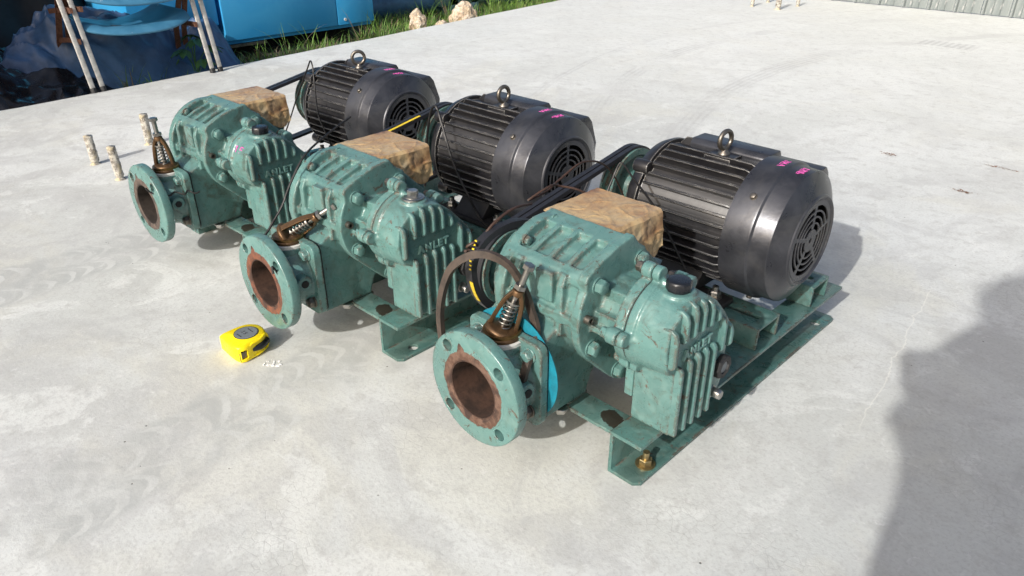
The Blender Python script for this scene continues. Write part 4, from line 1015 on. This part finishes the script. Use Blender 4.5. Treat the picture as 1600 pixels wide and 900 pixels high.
obj('label_rim', MB().lathe((-.002, .004, .0400), (0, 0, 1), [(0, .0262), (.0021, .0262), (.0021, .0250), (0, .0250)], 40, close='loop'), M['ink'], lb)
pr = MB()
for st in (('3', -.010, .0, .008), ('5', .000, .0, .008)):
    for seg_ in GL[st[0]]:
        pr.tube([(st[1] + a * st[3] * .8 - .002 , st[2] + b * st[3] - .003, .0428) for a, b in seg_], .0006, 5)
for i in range(9): pr.box(-.012 + i * .0024, -.0107 + i * .0024, .014, .0165 - (i % 3) * .0006, .0424, .0430)
for i in range(7): pr.box(-.010 + i * .0026, -.0085 + i * .0026, -.014, -.0118, .0424, .0430)
obj('printed_marks', pr, M['ink'], lb, smooth=None)
tm.scale = (.84, .84, .84); tm.location = (-.678, -.252, 0); tm.rotation_euler = (0, 0, R(2)); tag(tm, 'yellow tape measure with a grey round label lying on the concrete', 'tape measure')
mb = MB()
for i in range(26):
    a = rnd.uniform(-.014, .016); b = rnd.uniform(-.010, .010); r = rnd.uniform(.0008, .0030) * (1.5 if a > 0 else .7)
    mb.prism([(a + r * math.cos(t) * rnd.uniform(.6, 1), b + r * .8 * math.sin(t) * rnd.uniform(.6, 1)) for t in [k * .785 for k in range(8)]], 'z', .0003, .0012 + i * .00002)
o = obj('paint_chips', mb, M['white'], smooth=None); o.location = (-.605, -.243, 0); o.rotation_euler = (0, 0, .5); tag(o, 'white paint flakes on the slab beside the tape measure', 'paint flakes', kind='stuff')

# ---------------------------------------------------------------- loose belts and wires
def wire(name, pts, r, mat, label, cat='wire', n=6):
    return tag(obj(name, MB().tube(catmull(pts, 7), r, n), M[mat], smooth=60), label, cat)
pts = catmull([(-.232, -.150, .165), (-.240, -.145, .225), (-.228, -.135, .282), (-.200, -.125, .312), (-.170, -.115, .322), (-.145, -.100, .309), (-.133, -.085, .275), (-.124, -.080, .245), (-.102, -.090, .215), (-.089, -.122, .188), (-.090, -.134, .155), (-.098, -.143, .105), (-.13, -.148, .082), (-.18, -.150, .080), (-.215, -.150, .11)], 7, True)
tag(obj('loose_belt', MB().tube(pts, 1, closed=True, flat=(.0078, .0105), up=(0, 1, 0)), M['brownrubber'], smooth=60), 'dusty brown V-belt looped over the nearest relief valve', 'belt')
cc_ = (-.010, .258); ring = []
for i in range(48):
    a = 2 * math.pi * i / 48; ring.append((-.226 + .004 * math.cos(a), cc_[0] + .083 * math.cos(a), cc_[1] + (.086 if a > math.pi else .060) * math.sin(a) - .01 * math.cos(a)))
lbt = obj('loose_belt', MB().tube(ring, 1, closed=True, flat=(.017, .009), up=(1, 0, 0)), M['rubber'], smooth=60)
tag(lbt, 'black V-belt with yellow print, looped round the left end of the nearest casing', 'belt')
def arc_print(a0, a1, w, zoff=0):
    return MB().tube([(-.226 + zoff, cc_[0] + .0879 * math.cos(R(a)), cc_[1] + .0909 * math.sin(R(a)) - .01 * math.cos(R(a))) for a in [a0 + (a1 - a0) * k / 14 for k in range(15)]], 1, flat=(w, .0006), up=(1, 0, 0))
obj('yellow_print', arc_print(190, 214, .0075), M['yellowprint'], lbt, smooth=None)
for a in range(148, 180, 4): obj('yellow_print', arc_print(a, a + 1.6, .0045), M['yellowprint'], lbt, smooth=None)
wire('tie_wire', [(-.245, .05, .325), (-.235, .0, .335), (-.232, -.045, .325), (-.236, -.075, .300), (-.234, -.095, .305), (-.226, -.088, .312), (-.232, -.080, .300), (-.240, -.092, .295), (-.232, -.10, .301)], .0022, 'brownwire', 'twisted brown tie wire above the belt on the nearest casing')
wire('tie_wire', [(-.30, .42, .14), (-.28, .30, .30), (-.262, .20, .352), (-.258, .13, .340), (-.250, .09, .333), (-.252, .05, .329), (-.244, .09, .343), (-.25, .12, .334), (-.22, .16, .315), (-.19, .27, .22)], .0018, 'brownwire', 'brown wire running from the drive belt behind the nearest paper cover')
def tw(u, p):
    m = Matrix.Translation(u.location) @ Matrix.Rotation(u.rotation_euler.z, 4, 'Z'); return m @ Vector(p)
for u, q, th in ((U1, 'nearest', 1.0), (U2, 'middle', 1.5), (U3, 'farthest', 1.0)):
    if u is U1: P = [(-.225, .165, .24), (-.222, .205, .30), (-.220, .232, .345), (-.214, .238, .349), (-.20, .25, .325), (-.165, .275, .27), (-.125, .29, .20), (-.09, .295, .145), (-.082, .300, .128)]
    elif u is U2: P = [(-.27, .30, .16), (-.262, .302, .22), (-.252, .300, .28), (-.235, .300, .335), (-.220, .300, .350), (-.208, .298, .340), (-.182, .290, .300), (-.155, .285, .25), (-.12, .283, .20), (-.08, .29, .14), (-.06, .295, .129)]
    else: P = [(-.325, .24, .085), (-.315, .26, .13), (-.292, .285, .20), (-.248, .300, .285), (-.195, .302, .352), (-.178, .302, .372), (-.168, .300, .355), (-.155, .290, .31), (-.14, .283, .24), (-.10, .290, .16), (-.085, .297, .129)]
    wire('lead_wire', [tw(u, p) for p in P], .0019 * th, 'wire', 'thin looped wire in front of the %s motor' % q)
wire('lead_wire', [tw(U2, p) for p in [(-.235, .10, .365), (-.21, .03, .352), (-.185, -.035, .335), (-.175, -.075, .30), (-.168, -.105, .262), (-.165, -.135, .232), (-.16, -.155, .215), (-.15, -.165, .195), (-.125, -.170, .180), (-.100, -.172, .168), (-.093, -.172, .18), (-.092, -.180, .196), (-.088, -.182, .185)]], .0021, 'wire', 'black wire over the middle casing, hooked into its flange hole')
wire('tie_wire', [tw(U3, p) for p in [(-.098, -.185, .196), (-.096, -.178, .185), (-.085, -.165, .178), (-.072, -.15, .176), (-.078, -.135, .178), (-.066, -.12, .172), (-.072, -.11, .176), (-.060, -.10, .170), (-.058, -.09, .172)]], .0019, 'wire', 'black twisted wire tied to the farthest pipe flange')
# rust coloured leaf crumbs on the slab
for (x, y, sx, lab) in ((.02, 1.82, .06, 'long streak of brown leaf crumbs on the slab at the right edge'), (.012, 1.53, .03, 'short streak of brown leaf crumbs right of the nearest motor'), (-.26, 1.72, .02, 'small speck of leaf litter behind the nearest motor')):
    mb = MB()
    for i in range(40):
        a = rnd.gauss(0, sx * .5); b = rnd.gauss(0, .005); r = rnd.uniform(.002, .006); t0 = rnd.uniform(0, 3)
        mb.add([(a + r * math.cos(t0 + t), b + r * .5 * math.sin(t0 + t), .0008 + .001 * (k % 2) + i * .00002) for k, t in enumerate((0, 2.1, 4.2))], [(0, 1, 2)])
    o = obj('leaf_litter', mb, simple('brown_litter', (.20, .09, .045), .9), smooth=None); o.location = (x, y, 0); tag(o, lab, 'leaf litter', kind='stuff')

# ---------------------------------------------------------------- photographer (out of frame, his shadow falls across the slab)
M['skin'] = simple('skin', (.45, .27, .19), .55, 0, 30, .1); M['shirt'] = simple('grey_work_shirt', (.16, .18, .22), .85, 0, 60, .2)
M['trousers'] = simple('navy_trousers', (.03, .035, .06), .85, 0, 60, .2); M['hair'] = simple('black_hair', (.01, .008, .007), .6, 0, 120, .3)
def skin(name, V_, E_, mat, parent, sub=2):
    me = bpy.data.meshes.new(name); me.from_pydata([v[:3] for v in V_], E_, []); o = bpy.data.objects.new(name, me); C.objects.link(o)
    m = o.modifiers.new('s', 'SKIN'); m.use_smooth_shade = True
    sv = me.skin_vertices[0].data if me.skin_vertices else None
    if sv is None:
        bm = bmesh.new(); bm.from_mesh(me); bm.verts.layers.skin.verify(); bm.to_mesh(me); bm.free(); sv = me.skin_vertices[0].data
    for d, v in zip(sv, V_): r = v[3]; d.radius = (r, v[4] if len(v) > 4 else r)
    sv[0].use_root = True
    sb = o.modifiers.new('u', 'SUBSURF'); sb.levels = sb.render_levels = sub
    dg = bpy.context.evaluated_depsgraph_get(); dg.update(); nm = bpy.data.meshes.new_from_object(o.evaluated_get(dg)); o.modifiers.clear(); o.data = nm
    nm.materials.clear(); nm.materials.append(mat); nm.polygons.foreach_set('use_smooth', [True] * len(nm.polygons)); o.parent = parent; return o
PB = (.74, -1.16, 0); ph = empty('person', PB)
B_ = [(0, 0, .93, .11), (.01, -.01, 1.06, .10), (.02, .0, 1.19, .11), (.03, .01, 1.29, .06), (.035, .035, 1.37, .045), (.04, .055, 1.45, .078), (.04, .05, 1.54, .07)]
E_ = [(i, i + 1) for i in range(6)]
def chain(start, pts):
    p = start
    for q in pts: B_.append(q); E_.append((p, len(B_) - 1)); p = len(B_) - 1
    return p
chain(0, [(-.11, 0, .87, .09), (-.135, .03, .50, .058), (-.14, .0, .10, .038), (-.14, .01, .04, .035), (-.145, .13, .025, .026)])
chain(0, [(.11, 0, .87, .09), (.155, .05, .50, .058), (.17, .02, .10, .038), (.17, .03, .04, .035), (.185, .15, .025, .026)])
for s_, el, wr_ in ((-1, (-.135, .21, 1.03), (-.265, .345, .80)), (1, (.13, .25, 1.0), (-.09, .395, .79))):
    e = chain(2, [(.02 + s_ * .10, .02, 1.235, .052), (.01 + s_ * .125, .06, 1.18, .047), el + (.037,), wr_ + (.022,)])
    w0 = Vector(wr_); hd = (Vector((-.20 if s_ < 0 else -.17, .385 if s_ < 0 else .43, .775)) - w0).normalized()
    pm = chain(e, [tuple(w0 + hd * .045) + (.022, .014)])
    side = hd.cross(Vector((0, 0, 1))).normalized()
    for k_ in range(4):
        b0 = w0 + hd * .085 + Vector((0, 0, 1)) * (.018 - .014 * k_); L_ = (.045, .05, .046, .036)[k_]
        chain(pm, [tuple(b0) + (.0085,), tuple(b0 + hd * L_ * .5 - side * s_ * .004) + (.0078,), tuple(b0 + hd * L_ * .85 - side * s_ * .016) + (.0068,)])
    b0 = w0 + hd * .05 + side * s_ * -.02; chain(pm, [tuple(b0) + (.010,), tuple(b0 + hd * .03 + Vector((0, 0, .022))) + (.0085,)])
skin('body', B_, E_, M['skin'], ph, 1)
skin('trousers', [(0, 0, .97, .125), (-.105, 0, .915, .116), (-.055, .03, .50, .072), (-.14, .01, .10, .072), (.115, 0, .895, .112), (.155, .05, .50, .088), (.17, .03, .10, .072)], [(0, 1), (1, 2), (2, 3), (0, 4), (4, 5), (5, 6)], M['trousers'], ph)
skin('shirt', [(.01, -.01, 1.07, .120), (-.02, 0, .94, .150), (.02, .0, 1.19, .125), (.03, .015, 1.31, .062), (-.09, .02, 1.235, .066), (-.125, .10, 1.13, .056), (.14, .02, 1.235, .066), (.14, .12, 1.12, .056)], [(0, 1), (0, 2), (2, 3), (2, 4), (4, 5), (2, 6), (6, 7)], M['shirt'], ph)
bm = bmesh.new(); bmesh.ops.create_icosphere(bm, subdivisions=3, radius=1)
for q in bm.verts:
    d = q.co.copy(); q.co = Vector((.04 + d.x * .092, .035 + d.y * .102, 1.525 + d.z * .085)) * (1 + .0)
    if d.y > .35 and d.z < .35: q.co.y = .035 + .05
me = bpy.data.meshes.new('hair'); bm.to_mesh(me); bm.free(); obj('hair', me, M['hair'], ph, smooth=180)
fc = MB().lathe((.04, .125, 1.468), (0, 1, -.5), [(0, .012), (.018, .009), (.024, .004)], 10)
obj('nose', fc, M['skin'], ph, smooth=180)
for sx in (-1, 1): obj('eye', MB().lathe((.04 + sx * .03, .118, 1.492), (0, 1, -.1), [(0, .011), (.006, .009), (.009, .003)], 12), M['white'], ph, smooth=180); obj('ear', MB().lathe((.04 + sx * .083, .05, 1.48), (sx, 0, 0), [(0, .016), (.006, .022), (.010, .018)], 12), M['skin'], ph, smooth=180)
obj('mouth', MB().tube([(.018, .122, 1.435), (.04, .129, 1.432), (.062, .122, 1.435)], .005, 6), simple('lips', (.3, .1, .08), .5), ph)
for sx, yy in ((-.142, .06), (.178, .08)):
    obj('shoe', MB().prism(rrect(sx - .045, sx + .045, yy - .12, yy + .15, .042), 'z', 0.001, .065, [(sx + (a - sx) * .8, yy + (b - yy) * .85 - .01) for a, b in rrect(sx - .045, sx + .045, yy - .12, yy + .15, .042)]), M['black'], ph, bevel=.01)
tag(ph, 'person in grey shirt and navy trousers whose shadow crosses the slab', 'person')
fo = obj('phone', MB().prism(rrect(-.074, .074, -.037, .037, .010), 'z', .012, .020), M['cap'], bevel=.001)
fo.matrix_world = cam.matrix_world.copy(); fo.location = cam.location; fo.matrix_world = Matrix.Translation((0, 0, 0)) @ fo.matrix_world
tag(fo, 'black phone held level in both hands of the person', 'phone')
